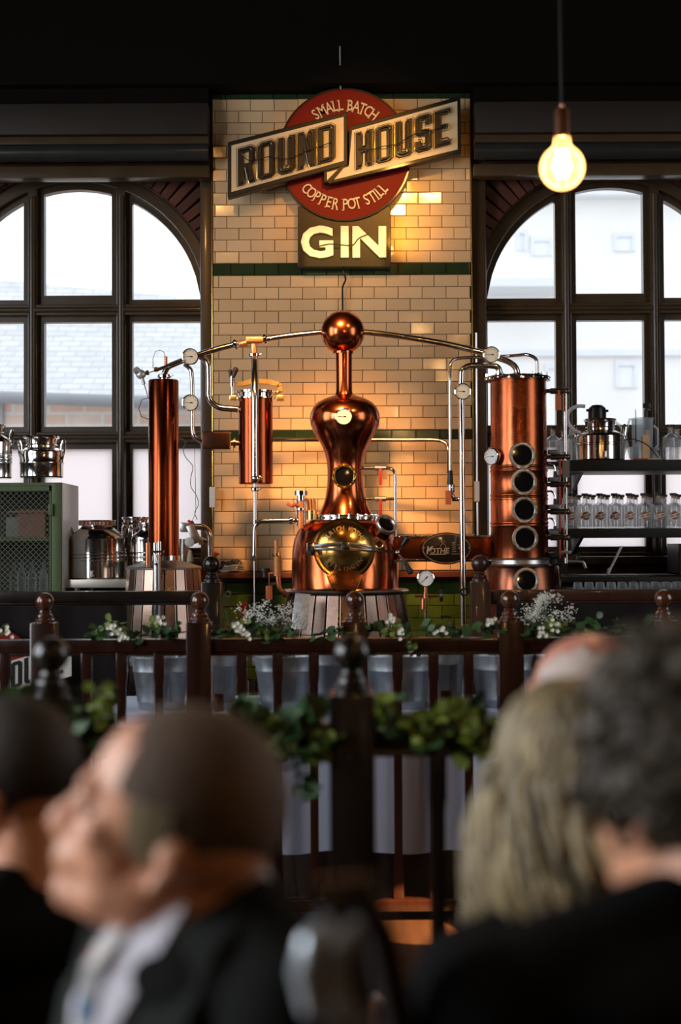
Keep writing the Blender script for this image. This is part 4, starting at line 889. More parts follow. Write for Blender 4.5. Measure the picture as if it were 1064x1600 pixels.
for a, b in (((xd0, y0-.01, z1-.05), (xd1, y0+.012, z1-.02)), ((xd0, y0-.01, .10), (xd1, y0+.012, .14)), ((xd1-.012, y0-.01, .1), (xd1, y0+.012, z1-.02)), ((xd0, y0-.01, .1), (xd0+.02, y0+.012, z1-.02))): dr_.span(a, b)
dr = build(dr_, 'door', CABG, cb)
m = MB(); st_ = .033; MZ0, MZ1 = .12, z1-.03; n = int((xd1-xd0+(MZ1-MZ0))/st_)
for i in range(n+1):
    for s in (0, 1):
        t = i*st_
        if s == 0: a = (xd0+t, MZ0) if xd0+t < xd1 else (xd1, MZ0+(xd0+t-xd1)); L_ = min(a[0]-xd0, MZ1-a[1]); b = (a[0]-L_, a[1]+L_)
        else: a = (xd1-t, MZ0) if xd1-t > xd0 else (xd0, MZ0+(xd0-xd1+t)); L_ = min(xd1-a[0], MZ1-a[1]); b = (a[0]+L_, a[1]+L_)
        if L_ > .01: m.tube([(a[0], y0-.002+.003*s, a[1]), (b[0], y0-.002+.003*s, b[1])], .0017, 5)
build(m, 'wire_mesh', mat('mesh_wire', (.28, .30, .20), .45, .6, .2, 20), dr)
m = MB(); m.box((xd1, y0-.018, z1-.16), (.03, .015, .07)); m.box((xd1, y0-.018, .5), (.03, .015, .07)); build(m, 'hinge', CABG, dr, bev=.004)
m = MB(); m.box(W(52, 800, D6), (.26, .2, .012)); m.box(W(55, 818, D6+.02), (.16, .2, .16)); solo(m, 'storage_tin', mat('brown_tin', (.16, .07, .05), .4, .3), 'brown tin box on the upper shelf inside the wire cabinet', 'tin', org=None)
m = MB(); m.box((W(30, 820, D6).x, D6+.05, zsh+.012+.06), (.14, .2, .12)); solo(m, 'paper_bag', mat('grey_bag', (.16, .15, .14), .6), 'grey box beside the brown tin inside the wire cabinet', 'box', bev=.01)
zb2 = zsh-.34
for i, x in enumerate((22, 34, 50, 68)):
    r = .026; c = V((W(x, 880, D6-.05).x, D6-.05, zb2)); m = MB(); m.lathe(c, [(0, 0), (r, 0), (r, .12), (r*.8, .14), (r*.35, .16), (r*.35, .20), (0, .20)], 20); o = solo(m, 'glass_jar', POLY, 'clear empty jar on the lower shelf behind the cabinet mesh', 'jar', 'jars behind the cabinet mesh')
# steel table with churns
zt = W(150, 905, 8.45).z
tbx0, tbx1 = W(101, 905, 8.45).x, W(215, 905, 8.45).x
tt = thing('steel_table', 'narrow stainless steel table beside the green cabinet', 'table', ((tbx0+tbx1)/2, 8.65, 0))
m = MB(); m.span((tbx0, 8.4, zt-.05), (tbx1, 9.0, zt)); build(m, 'tabletop', mat('satin_steel', (.55, .52, .47), .4, .9, .1, 9), tt, bev=.003)
for x in (tbx0+.07, tbx1-.05):
    for y in (8.46, 8.94):
        m = MB(); m.cyl((x, y, 0), (x, y, zt-.04), .018); build(m, 'leg', STEELB, tt)
m = MB(); m.span((tbx0+.03, 8.45, .3), (tbx1-.03, 8.95, .32)); build(m, 'shelf', STEELB, tt)
fc = churn(152, 904, 42, 840, 24, 823, 813, 8.62, 'wide low stainless churn with a taped lid on the steel table', lidw=28.5, ribs=(864, 869, 874), tap=True)
c = fc.location; TAPE = mat('red_tape', (.45, .05, .03), .5, 0, .1, 9)
m = MB(); r0 = S(28.2, 8.62); zl = W(152, 818, 8.62).z
m.lathe((c.x, c.y, zl), [(r0, -.012), (r0+.002, -.012), (r0+.002, .012), (r0, .012)], 48); tp_ = build(m, 'white_tape', mat('white_tape', (.72, .66, .60), .5), fc)
m = MB()
for i, ch in enumerate('FRAGILE'):
    a = (i-3)*.24; T = M.Translation((c.x, c.y, zl)) @ M.Rotation(a+.15, 4, 'Z') @ M.Translation((0, -r0-.004, 0)) @ FRONT; text_mb(ch, .030, T, .002, .0012, m)
build(m, 'tape_lettering', TAPE, tp_, smooth=False)
churn(212, 904, 21.5, 822, 19, 816, 808, 8.84, 'tall stainless churn with flat lid at the back of the steel table', handles=False, lidw=21)
churn(230, 904, 25, 840, 12, 828, 817, 8.60, 'stainless churn half hidden behind the slim copper column', ribs=(862, 869, 876))

# ================================================================ RIGHT HAND SHELVES
DS = 8.75
def shelf(y, th, label):
    a, b = W(884, y, DS), W(1130, y+th, DS)
    m = MB(); m.span((a.x, DS-.16, b.z), (2.9, DS+.36, a.z)); o = thing('wall_shelf', label, 'shelf', (1.9, DS+.1, b.z)); build(m, 'board', SHELFM, o, bev=.003)
    for x in (a.x+.1, 2.6):
        m = MB(); m.add([(x-.01, DS+.34, b.z), (x+.01, DS+.34, b.z), (x+.01, DS-.0, b.z), (x-.01, DS-.0, b.z), (x-.01, DS+.34, b.z-.10), (x+.01, DS+.34, b.z-.10)], [(0,3,2,1),(0,1,5,4),(3,4,5,2),(0,4,3),(1,2,5)]); build(m, 'bracket', SHELFM, o)
    return a.z
zs1 = shelf(721, 16, 'upper black shelf across the right window carrying the steel churn')
zs2 = shelf(826.5, 13, 'lower black shelf across the right window carrying rows of labelled bottles')
m = MB()
for x in (W(893, 780, DS).x, 2.75): m.span((x-.02, DS+.30, 0), (x+.02, DS+.34, zs1+.02))
solo(m, 'shelf_upright', SHELFM, 'black uprights carrying the two shelves before the right window', 'upright')
BLUEG = BOTG
def bottle(x, y, z, label, grp, h=.215, r=.043, lab=True, cat='bottle'):
    root = thing('glass_bottle', label, cat, (x, y, z), grp)
    m = MB(); m.lathe((x, y, z), [(0, .004), (r*.9, 0), (r, .006), (r, h*.60), (r*.93, h*.66), (r*.55, h*.71), (r*.36, h*.74), (r*.33, h*.92), (r*.42, h*.925), (r*.42, h*.955), (r*.28, h*.957),
                                    (r*.26, h*.75), (r*.45, h*.70), (r*.85, h*.64), (r*.92, h*.59), (r*.92, .016), (0, .012)], 24); build(m, 'glass', BLUEG, root)
    m = MB(); m.lathe((x, y, z), [(0, h*.86), (r*.25, h*.86), (r*.26, h*.96), (0, h*.96)], 14); ck = build(m, 'cork', CORK, root)
    m = MB(); m.lathe((x, y, z), [(0, h*.93), (r*.46, h*.93), (r*.48, h*.957), (r*.48, h*1.0), (0, h*1.0)], 16); build(m, 'stopper', BLACK, root)
    if lab:
        m = MB(); R = r+.0008
        n = 12; rr = .026
        pts = [(0, h*.36)]+[(rr*math.cos(2*PI*i/24), h*.36+rr*math.sin(2*PI*i/24)) for i in range(24)]
        vs = [(x+R*math.sin(a/R), y-R*math.cos(a/R), z+b) for a, b in pts]; m.add(vs, [(0, 1+i, 1+(i+1) % 24) for i in range(24)]); l = build(m, 'label', LABR, root)
        m = MB(); R += .0008; vs = []
        for i in range(9):
            a = -.036+.009*i; vs += [(x+R*math.sin(a/R), y-R*math.cos(a/R), z+h*.36-.011+a*.25), (x+R*math.sin(a/R), y-R*math.cos(a/R), z+h*.36+.011+a*.25)]
        m.add(vs, [(2*i, 2*i+2, 2*i+3, 2*i+1) for i in range(8)]); build(m, 'label_banner', LABW, l)
        m = MB(); R += .0008
        for i in range(9):
            a = -.026+i*.0065
            if i != 4: m.box((0, 0, 0), (.0036, .0006, .010), M.Translation((x+R*math.sin(a/R), y-R*math.cos(a/R), z+h*.36+a*.25)) @ M.Rotation(a/R, 4, 'Z'))
        build(m, 'label_lettering', INK, l)
    return root
LABR = mat('copper_red_label', (.42, .10, .035), .5, 0, .1, 20); LABW = mat('cream_label', (.70, .66, .60), .5, 0, .1, 20)
ORD = ['first', 'second', 'third', 'fourth', 'fifth', 'sixth', 'seventh', 'eighth', 'ninth', 'tenth', 'eleventh', 'twelfth']
def row(xs, y, z, tmpl, grp, **k):
    f = None
    for i, x in enumerate(xs):
        lb = tmpl % ORD[i]
        if f is None: f = bottle(x, y, z, lb, grp, **k); fx = x
        else: dup(f, (x-fx, 0, 0), lb, grp)
dx = S(23, DS-.08)
xs = [W(891, 820, DS-.08).x+dx*i for i in range(9)]
row(xs, DS-.08, zs2, 'emblem-labelled clear bottle, %s from left, front row of lower shelf', 'labelled gin bottles, front row')
row([x+dx*.5 for x in xs[:8]], DS+.06, zs2, 'clear stoppered bottle, %s from the left in the middle row of the lower shelf', 'stoppered bottles, middle row', lab=False)
row([x+dx*.1 for x in xs], DS+.20, zs2, 'clear stoppered bottle, %s from the left in the rear row of the lower shelf', 'stoppered bottles, rear row', lab=False)
# bottles on the upper shelf
k = dict(h=.222, r=.050, lab=False)
UXY = [(864, DS+.10, 'clear corked bottle just right of the wide copper column on the upper shelf'), (881, DS+.22, 'clear bottle behind the stand pipe on the upper shelf'), (893, DS+.02, 'clear bottle left of the steel churn on the upper shelf'),
       (1048, DS-.02, 'clear round-shouldered bottle at the right picture edge, front of the upper shelf'), (1058, DS+.14, 'clear bottle behind the front one at the right edge of the upper shelf')]
f = None
for x, y, lb in UXY:
    X = W(x, 715, y).x
    if f is None: f = bottle(X, y, zs1, lb, 'large clear bottles on the upper shelf', **k); f0 = V((X, y, 0))
    else: dup(f, V((X, y, 0))-f0, lb, 'large clear bottles on the upper shelf')
m = MB(); m.span((W(855, 720, DS).x, DS-.0, zs1-.03), (W(884, 720, DS).x+.0, DS+.36, zs1)); o = solo(m, 'shelf_end', SHELFM, 'left end of the upper black shelf behind the wide column', 'shelf')
m = MB(); m.span((W(855, 720, DS).x, DS-.1, zs2-.045), (W(884, 720, DS).x+.0, DS+.36, zs2)); o = solo(m, 'shelf_end', SHELFM, 'left end of the lower black shelf behind the wide column', 'shelf')
ch = churn(938, 720.5, 37.5, 681, 23, 673, 655, DS, 'stainless churn with black bung and white hose on the upper shelf', lidw=25, ribs=(695,), tap=True)
m = MB(); b = W(933, 654, DS); m.lathe(b, [(0, -.004), (S(14, DS), -.004), (S(14, DS), .045), (S(13, DS), .065), (S(8, DS), .082), (0, .086)], 28); m.tube([b+V((-.07, -.02, .05)), b+V((.065, -.02, .045))], .008); build(m, 'bung', BLACK, ch)
m = MB(); m.tube(bend([W(x, y, DS-.02) for x, y in ((914,635),(902,634),(889,641),(886,652),(889,665),(900,674),(907,677))], .05), .0115, 12); solo(m, 'hose', mat('white_hose', (.75, .76, .78), .35), 'looped white plastic hose on the steel churn of the upper shelf', 'hose')
m = MB(); m.tube(bend([W(x, y, DS+.05) for x, y in ((962,660),(972,668),(977,684),(982,700),(985,716))], .05), .009, 10); m.tube([W(984, 654, DS+.05), W(978, 676, DS+.05), W(978, 700, DS+.05), W(972, 717, DS+.05)], .008, 10); solo(m, 'clear_tubing', POLY, 'translucent tubing drooping right of the steel churn', 'tube')
c = W(1004, 720.5, DS+.06)
jg = thing('measuring_jug', 'clear plastic cylinder jug holding dark tools on the upper shelf', 'jug', c)
rj = S(17.5, DS); m = MB(); m.lathe(c, [(0, .003), (rj*.9, 0), (rj*.96, .255), (rj*1.06, .262), (rj*1.06, .266), (rj*.93, .262), (rj*.88, .008), (0, .008)], 32); build(m, 'cylinder', POLY, jg)
m = MB(); m.tube([c+V((rj*1.0, 0, .22)), c+V((rj*1.4, 0, .20)), c+V((rj*1.4, 0, .10)), c+V((rj*1.0, 0, .07))], .008); build(m, 'handle', POLY, jg)
m = MB(); m.cyl(W(993.5, 692, DS+.02), W(993, 640, DS+.02), .004, .002); solo(m, 'hydrometer', INK, 'thin black rod leaning in the clear jug', 'rod')
m = MB(); m.cyl(W(1009, 680, DS+.04), W(1009, 640, DS+.04), .012); m.box(W(1010, 634, DS+.04), (.045, .03, .03)); m.cyl(W(1014, 640, DS+.04), W(1017, 634, DS+.04), .014); solo(m, 'clamp_tool', BLACK, 'black clamp tool standing in the clear jug', 'tool', bev=.003)
m = MB(); b = W(1009, 720.5, DS-.05); m.span((b.x-.022, DS-.07, zs1), (b.x+.022, DS-.03, zs1+.155)); m.cyl((b.x+.012, DS-.05, zs1+.15), (b.x+.012, DS-.05, zs1+.19), .010, .014); m.span((b.x-.05, DS-.09, zs1), (b.x+.085, DS-.01, zs1+.012)); solo(m, 'wooden_block', PINE, 'pale wooden block with a peg in front of the clear jug', 'wooden block', bev=.003)
m = MB(); m.box(W(1000, 717.5, DS-.1), (.09, .02, .010)); solo(m, 'red_knife', RED, 'small red strip lying at the foot of the wooden block', 'tool')
m = MB(); c2 = W(991, 720.5, DS-.06); m.lathe(c2, [(0, .002), (.026, 0), (.028, .085), (.026, .085), (.024, .006), (0, .006)], 24); solo(m, 'small_beaker', POLY, 'small clear beaker left of the wooden block', 'beaker')
m = MB(); m.box(W(1023, 702, DS), (.05, .04, .02)); m.add([W(1016, 704, DS-.03), W(1026, 704, DS-.03), W(1036, 720, DS-.06), W(1014, 720, DS-.06), W(1016, 704, DS+.03), W(1026, 704, DS+.03), W(1036, 720, DS+.05), W(1014, 720, DS+.05)], [(0,3,2,1),(4,5,6,7),(0,1,5,4),(1,2,6,5),(2,3,7,6),(3,0,4,7)]); solo(m, 'grey_scale', mat('grey_plastic', (.30, .30, .32), .4), 'small grey wedge-shaped device right of the wooden block', 'device', bev=.004)
m = MB(); m.tube(bend([W(x, y, DS-.1) for x, y in ((977,688),(985,685),(996,688),(1010,694),(1020,704),(1028,715))], .05), .003, 6); solo(m, 'thin_cable', BLACK, 'thin black cable draped across the clear jug', 'cable')
# worktop below, dishes, paddle, crate
zw = W(980, 899, 8.6).z
wt = thing('worktop', 'dark steel worktop under the right window with a pale front edge', 'worktop', (1.95, 8.9, 0))
m = MB(); m.span((W(868, 900, 8.6).x, 8.6, zw-.04), (3.0, DW-.05, zw)); build(m, 'top', IRON, wt, bev=.003)
m = MB(); m.span((W(868, 900, 8.6).x, 8.592, zw-.008), (3.0, 8.6, zw+.002)); build(m, 'edge_strip', CHROME, wt)
m = MB(); m.span((W(872, 900, 8.6).x, 8.75, 0), (2.95, DW-.06, zw-.04)); build(m, 'carcass', IRON, wt)
m = MB(); m.caps(W(970.5, 855, 8.66), W(951.5, 893, 8.66), .008, .008); m.caps(W(952, 890, 8.66), W(950, 896.5, 8.66), .012, .010); solo(m, 'white_paddle', WHITE, 'long white stirring stick leaning over the dark worktop', 'stick')
m = MB(); a = W(1057, 899, 8.70); x_ = a.x
for i in range(9): m.span((x_, 8.62, zw+.002+i*.021), (x_+.4, 8.635, zw+.011+i*.021))
for i in range(14): m.span((x_+i*.03, 8.618, zw+.002), (x_+i*.03+.008, 8.637, zw+.19))
m.span((x_, 8.637, zw+.002), (x_+.4, 8.95, zw+.01)); m.span((x_, 8.62, zw+.002), (x_+.008, 8.95, zw+.19)); m.span((x_, 8.94, zw+.002), (x_+.4, 8.95, zw+.19)); solo(m, 'wire_crate', BLACK, 'black slatted crate at the right picture edge on the worktop', 'crate')
zg = W(960, 921, 7.95).z
gt_ = thing('glass_rack_table', 'low side table behind the rail carrying upturned tasting glasses', 'table', (2.0, 8.1, 0))
m = MB(); m.span((W(897, 920, 7.95).x, 7.92, zg-.03), (2.9, 8.38, zg)); build(m, 'tabletop', IRON, gt_)
for x in (W(902, 920, 8).x, 2.8):
    for y in (7.96, 8.33):
        m = MB(); m.box((x, y, (zg-.03)/2), (.04, .04, zg-.03)); build(m, 'leg', IRON, gt_)
f = None
for i in range(11):
    for j in range(2):
        x = W(903+i*17.5+j*7, 915, 8.0).x; y = 8.0+j*.16
        lb = 'upturned clear tasting glass, %s from the left in the %s row behind the rail' % (ORD[i], ('front', 'rear')[j])
        if f is None:
            m = MB(); m.lathe((x, y, zg), [(.024, 0), (.027, 0), (.023, .036), (.0, .038), (0, .033), (.021, .032), (.024, 0)], 16); f = solo(m, 'tasting_glass', WHITEG if 'WHITEG' in globals() else POLY, lb, 'glass', 'upturned tasting glasses', org=V((x, y, zg))); f0 = V((x, y, 0))
        else:
            o = f.copy(); COL.objects.link(o); o.location = f.location+V((x, y, 0))-f0; o['label'] = lb; o['group'] = 'upturned tasting glasses'
# ================================================================ BALUSTRADES
def newel(parent, x, y, ztop=1.30, r=.040, wd=.108, z0=0.0, mt=None):
    mt = mt or WOOD; h = wd/2
    m = MB(); m.box((x, y, (z0+ztop-.012)/2), (wd, wd, ztop-.012-z0)); p = build(m, 'newel_post', mt, parent, bev=.008)
    m = MB(); m.lathe((x, y, 0), [(h*.80, ztop-.014), (h*.80, ztop), (h*.62, ztop+.004), (h*.66, ztop+.012), (h*.60, ztop+.020), (h*.44, ztop+.025), (h*.50, ztop+.031), (h*.42, ztop+.040)], 28)
    m.ball((x, y, ztop+.036+r), r, 32); build(m, 'ball_finial', BALLM if mt == WOOD else mt, p)
    return p
def balustrade(name, label, y, newels, bal, x0, x1, zr=1.215, mt=None, wr=.065, zt=1.30, r=.040, wd=.108, bottom=True, bw=.045):
    mt = mt or WOOD; root = thing(name, label, 'balustrade', ((x0+x1)/2, y, 0))
    m = MB(); m.span((x0, y-wr/2, zr-.058), (x1, y+wr/2, zr)); m.span((x0, y-wr/2+.012, zr-.075), (x1, y+wr/2-.012, zr-.055)); build(m, 'handrail', mt, root, bev=.010)
    if bottom:
        m = MB(); m.span((x0, y-.035, .045), (x1, y+.035, .095)); build(m, 'bottom_rail', mt, root, bev=.006)
        for x in newels[::1]:
            pass
    for x in newels: newel(root, x, y, zt, r, wd, 0, mt)
    b0 = None
    for x in bal:
        if b0 is None:
            m = MB(); k = bw/2; ks = k*.80
            z0 = .09 if bottom else 0
            prof = [(k, z0), (k, z0+.11), (ks, z0+.15), (ks, zr-.20), (k, zr-.16), (k, zr-.06)]
            vs = []; fs = []
            for rr, z in prof:
                vs += [(x+sx*rr, y+sy*rr, z) for sx, sy in ((-1,-1),(1,-1),(1,1),(-1,1))]
            for i in range(len(prof)-1):
                for j in range(4): fs.append((i*4+j, i*4+(j+1) % 4, i*4+4+(j+1) % 4, i*4+4+j))
            m.add(vs, fs+[(3,2,1,0), tuple(range(len(vs)-4, len(vs)))]); b0 = build(m, 'baluster', mt, root, bev=.004); bx = x
        else:
            o = b0.copy(); COL.objects.link(o); o.parent = root; o.location = b0.location+V((x-bx, 0, 0))
    return root
YM, YF, YB = 6.16, 3.18, 7.5
X = lambda px, y, py=1000: W(px, py, y).x
balustrade('wooden_balustrade', 'middle mahogany balustrade with ball-topped newels in front of the bucket table', YM, [X(p, YM, 980) for p in (-172, 70, 312, 554.5, 797, 1037.5)],
           [X(p, YM, 1060) for p in (-110, -50, 8, 136, 190.5, 249, 378, 434, 490.5, 621, 677, 731.5, 860, 918, 976)], X(-260, YM), X(1160, YM))
balustrade('wooden_balustrade', 'nearest blurred mahogany balustrade with large ball-topped newels', YF, [X(p, YF, 1060) for p in (-859, -390, 80, 549.5, 1018, 1487, 1956)],
           [X(p, YF, 1300) for p in (-740, -620, -505, -270, -150, -30, 197, 312, 428, 684, 800, 905, 1140, 1255, 1370, 1600, 1720, 1840)], X(-860, YF), X(1960, YF), mt=WOODK, zr=1.222, bottom=True, wd=.10, bw=.040)
# rear pair, left and right of the gap in front of the pot still
zr = W(150, 923.5, YB).z
balustrade('wooden_balustrade', 'rear left dark balustrade running in front of the cabinet and slim column', YB, [X(331, YB, 900)], [], X(-330, YB), X(316, YB), zr=zr, mt=WOODK, zt=W(331, 906, YB).z, r=.046, wd=.105, bottom=True)
balustrade('wooden_balustrade', 'rear right dark balustrade running in front of the glass table', YB, [X(750, YB, 900)], [], X(765, YB), X(1300, YB), zr=W(900, 921, YB).z, mt=mat('dark_rear_mahogany', (.035, .013, .008), .3, 0, .4, 3, .08, coat=.3, stretch=(8, 8, .6)), zt=W(750, 905, YB).z, r=.046, wd=.105, bottom=True)
# charcoal drapes hung on the rear rails
def drape(xa, xb, za, zb_, y, label):
    m = MB(); n = 60; vs = []; fs = []
    for j, z in enumerate((za, (za+zb_)/2, zb_)):
        for i in range(n+1):
            t = i/n; x = xa+(xb-xa)*t; vs.append((x, y+(.006+.012*j)*math.sin(t*31+j*.2)+.004*math.sin(t*77), z))
    for j in range(2):
        for i in range(n): k = j*(n+1)+i; fs.append((k, k+n+1, k+n+2, k+1))
    k = len(vs); vs2 = [(a, b+.006, c) for a, b, c in vs]; m.add(vs+vs2, fs+[tuple(q_+k for q_ in f[::-1]) for f in fs])
    return solo(m, 'hanging_drape', DRAPE, label, 'drape')
drape(X(-330, YB), X(199, YB), zr-.075, .12, YB-.03, 'charcoal fabric hanging from the rear left rail below the cabinet')
drape(X(775, YB), X(1300, YB), W(900, 921, YB).z-.075, .12, YB-.03, 'charcoal fabric hanging from the rear right rail behind the white flowers')
# hook ring on the rear newel, steel pans behind the table, red bottle
m = MB(); c = W(356, 928, YB); m.lathe((0,0,0), [(.011, -.003), (.017, -.003), (.017, .003), (.011, .003), (.011, -.003)], 20, M.Translation(c) @ FRONT); m.tube([W(344, 929, YB), W(351.5, 928.5, YB)], .003, 6); solo(m, 'hook_ring', STEELB, 'small iron ring fixed to the rear left newel', 'ring')
zpan = W(370, 1088, 7.2).z
pt = thing('steel_bench', 'low steel bench with pans seen through the balusters before the green tiles', 'bench', W(375, 1100, 8.9)*1); pt.location = (W(375, 1090, 8.7).x, 8.75, 0)
ORG[pt.name] = V(pt.location); zbn = W(375, 1088, 8.7).z
m = MB(); m.span((W(338, 1080, 8.7).x, 8.5, zbn-.03), (W(425, 1080, 8.7).x, 9.0, zbn)); build(m, 'top', STEELB, pt)
for x in (345, 420):
    for y in (8.55, 8.95): m = MB(); xx = W(x, 1080, 8.7).x; m.cyl((xx, y, 0), (xx, y, zbn-.03), .015); build(m, 'leg', STEELB, pt)
for i, x in enumerate((358, 386, 407)):
    c = V((W(x, 1080, 8.7).x, 8.68, zbn)); m = MB(); m.lathe(c, [(0, .003), (.045, 0), (.048, .10), (.052, .104), (.046, .104), (.043, .008), (0, .008)], 28); solo(m, 'steel_pan', CHROME, ('left small steel pan on the low bench', 'middle small steel pan on the low bench', 'right small steel pan on the low bench')[i], 'pan')
m = MB(); m.box(W(382, 957, 8.6), (.028, .02, .12)); m.tube([W(382, 965, 8.6), W(382, 1088, 8.6)], .010); solo(m, 'red_tool', RED, 'red-handled tool upright behind the white flowers left of the pot', 'tool')
m = MB(); c = W(345, 1035, 8.2); m.cyl(W(333, 1035, 8.2), W(356, 1035, 8.2), .022); m.cyl(W(350, 1035, 8.2), W(356, 1035, 8.2), .05); m.tube([W(343, 1035, 8.2), V((W(343, 1035, 8.2).x, 8.2, 0))], .018); solo(m, 'pipe_coupling', STEELB, 'steel pipe coupling seen between balusters left of the first flower bucket', 'pipe coupling')

# ================================================================ TABLE AND BUCKETS
ty0, ty1 = 6.42, 7.16; zt = .862; tx0 = W(160, 1107, ty0).x; tx1 = W(905, 1100, ty0).x
tb = thing('trestle_table', 'long table hidden under the pale cloth behind the middle balustrade', 'table', ((tx0+tx1)/2, (ty0+ty1)/2, 0))
m = MB(); m.span((tx0+.02, ty0+.02, zt-.035), (tx1-.02, ty1-.02, zt-.006)); build(m, 'tabletop', IRON, tb)
for x in (tx0+.12, tx1-.12):
    for y in (ty0+.1, ty1-.1): m = MB(); m.cyl((x, y, 0), (x, y, zt-.035), .018); build(m, 'leg', IRON, tb)
m = MB(); n = 150; ring = []
per = [(tx0, ty0), (tx1, ty0), (tx1, ty1), (tx0, ty1)]
def per_pt(t):
    L = [tx1-tx0, ty1-ty0]*2; s = t*sum(L)
    for i in range(4):
        if s <= L[i] or i == 3:
            a, b = V((*per[i], 0)), V((*per[(i+1) % 4], 0)); nn = V(((b-a).y, -(b-a).x, 0)).normalized(); return a+(b-a)*min(1, s/L[i]), nn
        s -= L[i]
vs = []
for j, (z, amp) in enumerate(((zt, 0), (zt-.006, .004), (zt-.10, .010), (zt-.35, .02), (.238, .028))):
    for i in range(n):
        p, nn = per_pt(i/n); fo = amp*(.5*math.sin(i*.9)+.5*math.sin(i*.37+1)+.6); vs.append(p+nn*fo+V((0, 0, z+(0 if j < 4 else .006*math.sin(i*.5)))))
fs = [(j*n+i, (j+1)*n+i, (j+1)*n+(i+1) % n, j*n+(i+1) % n) for j in range(4) for i in range(n)]
fs = [f[::-1] for f in fs]+[tuple(range(n))]
m.add(vs, fs); tc = solo(m, 'tablecloth', CLOTH, 'pale blue-white cloth over the long bucket table', 'tablecloth', ang=50)

def leaf(mb, p, d_, up, L, Wd=.8, cup=.12):
    d_ = V(d_).normalized(); s = d_.cross(V(up)); s = s.normalized() if s.length > 1e-3 else V((1, 0, 0)); u = s.cross(d_)
    pr = [(0, .06), (.15, .30), (.4, .48), (.65, .46), (.85, .28), (1, 0.02)]
    vs = []
    for t, w_ in pr:
        dr = -cup*t*t
        c = p+d_*L*t+u*L*dr
        vs += [c-s*L*w_*Wd+u*L*.06, c, c+s*L*w_*Wd+u*L*.06]
    fs = []
    for i in range(len(pr)-1):
        k = 3*i; fs += [(k, k+1, k+4, k+3), (k+1, k+2, k+5, k+4)]
    mb.add(vs, fs)
def rv(): return V((random.gauss(0, 1), random.gauss(0, 1), random.gauss(0, 1))).normalized()
def greenery(name, label, spots, cat='garland', size=.045, n=14, fl=(), grp=None, lime=(), vine=True, spread=.05):
    """spots: world points along the garland"""
    sp = [V(s) for s in spots]; c = sum(sp, V())/len(sp); root = thing(name, label, cat, c, grp)
    m = MB()
    for s in sp:
        for k in range(n):
            p = s+rv()*random.uniform(0, spread); d_ = rv(); d_.z = d_.z*.6+.1; leaf(m, p, d_, V((0, -.6, 1))+rv()*.7, size*random.uniform(.6, 1.25), random.uniform(.7, 1))
    build(m, 'leaves', LEAF, root)
    if lime:
        m = MB()
        for s in lime:
            for k in range(int(n*1.2)): leaf(m, V(s)+rv()*random.uniform(0, spread*.8), rv()+V((0, 0, .3)), V((0, -1, .6))+rv()*.6, size*random.uniform(.4, .8), .8)
        build(m, 'young_leaves', LEAFY, root)
    if fl:
        m = MB()
        for s in fl:
            for k in range(8):
                c_ = V(s)+rv()*random.uniform(.005, .035)
                for a in range(5): leaf(m, c_, V((math.cos(a*1.257), -.5, math.sin(a*1.257))), V((0, -1, 0)), .011, .9, -.1)
        build(m, 'blossoms', PETAL, root)
    if vine and len(sp) > 1:
        m = MB(); m.tube(bend([s+rv()*.008 for s in sp], .05), .003, 6); build(m, 'stem', STEM, root)
    return root
def line(x0, x1, y, z, n, jz=.015, jy=.02): 
    return [V((x0+(x1-x0)*i/(n-1), y+random.uniform(-jy, jy), z+random.uniform(-jz, jz))) for i in range(n)]
g = lambda px, py, d=YM-.01: W(px, py, d)
ZR = 1.222
def bay(label, pts, lime=(), fl=(), n=12, size=.045, spread=.045, y=YM-.02): greenery('leaf_garland', label, [g(a, b, y) for a, b in pts], size=size, n=n, lime=[g(a, b, y-.03) for a, b in lime], fl=[g(a, b, y-.07) for a, b in fl], spread=spread)
bay('small eucalyptus sprig with white blossom on the middle rail at the left picture edge', [(-25, 985), (0, 985)], fl=[(12, 989)], n=9)
bay('leafy garland with white blossom left of the newel before the slim column', [(148, 990), (165, 985), (182, 984), (212, 996), (232, 990), (252, 990), (275, 985)], lime=[(168, 975), (184, 985), (243, 975)], fl=[(178, 982), (246, 972), (190, 996)], n=8)
bay('leafy garland on the middle rail left of the central newel', [(345, 988), (362, 982), (385, 984), (405, 988), (430, 990), (452, 990), (500, 992), (520, 986), (536, 984)], lime=[(375, 976), (415, 990)], fl=[(372, 978), (384, 990)], n=8)
bay('leafy garland on the middle rail right of the central newel', [(584, 986), (602, 978), (625, 986), (648, 986), (672, 984), (690, 978), (706, 984), (728, 986), (760, 982), (776, 984)], lime=[(607, 988), (620, 976), (643, 1010)], fl=[(612, 966), (626, 990), (690, 985), (765, 972)], n=8)
bay('trailing vine tip hanging from the middle rail right of the central newel', [(630, 1004), (640, 1014), (650, 1010)], n=7, size=.03, spread=.03)
bay('leafy garland on the middle rail between the two right newels', [(830, 986), (850, 980), (872, 984), (892, 986), (914, 984), (935, 980), (968, 978), (1010, 982), (1016, 988)], lime=[(862, 978), (880, 985), (918, 992)], fl=[(868, 978), (845, 990)], n=8)
f_ = YF-.02
bay('blurred dark leafy garland draped on the nearest rail left of the near newel', [(375, 1120), (400, 1128), (425, 1138), (450, 1150), (470, 1160), (495, 1165), (515, 1170), (478, 1130)], lime=[(510, 1175), (428, 1150)], n=16, size=.060, spread=.05, y=f_)
bay('blurred trailing eucalyptus hanging below the nearest rail left of the near newel', [(455, 1185), (462, 1208), (470, 1228), (472, 1246)], n=5, size=.045, spread=.02, y=f_)
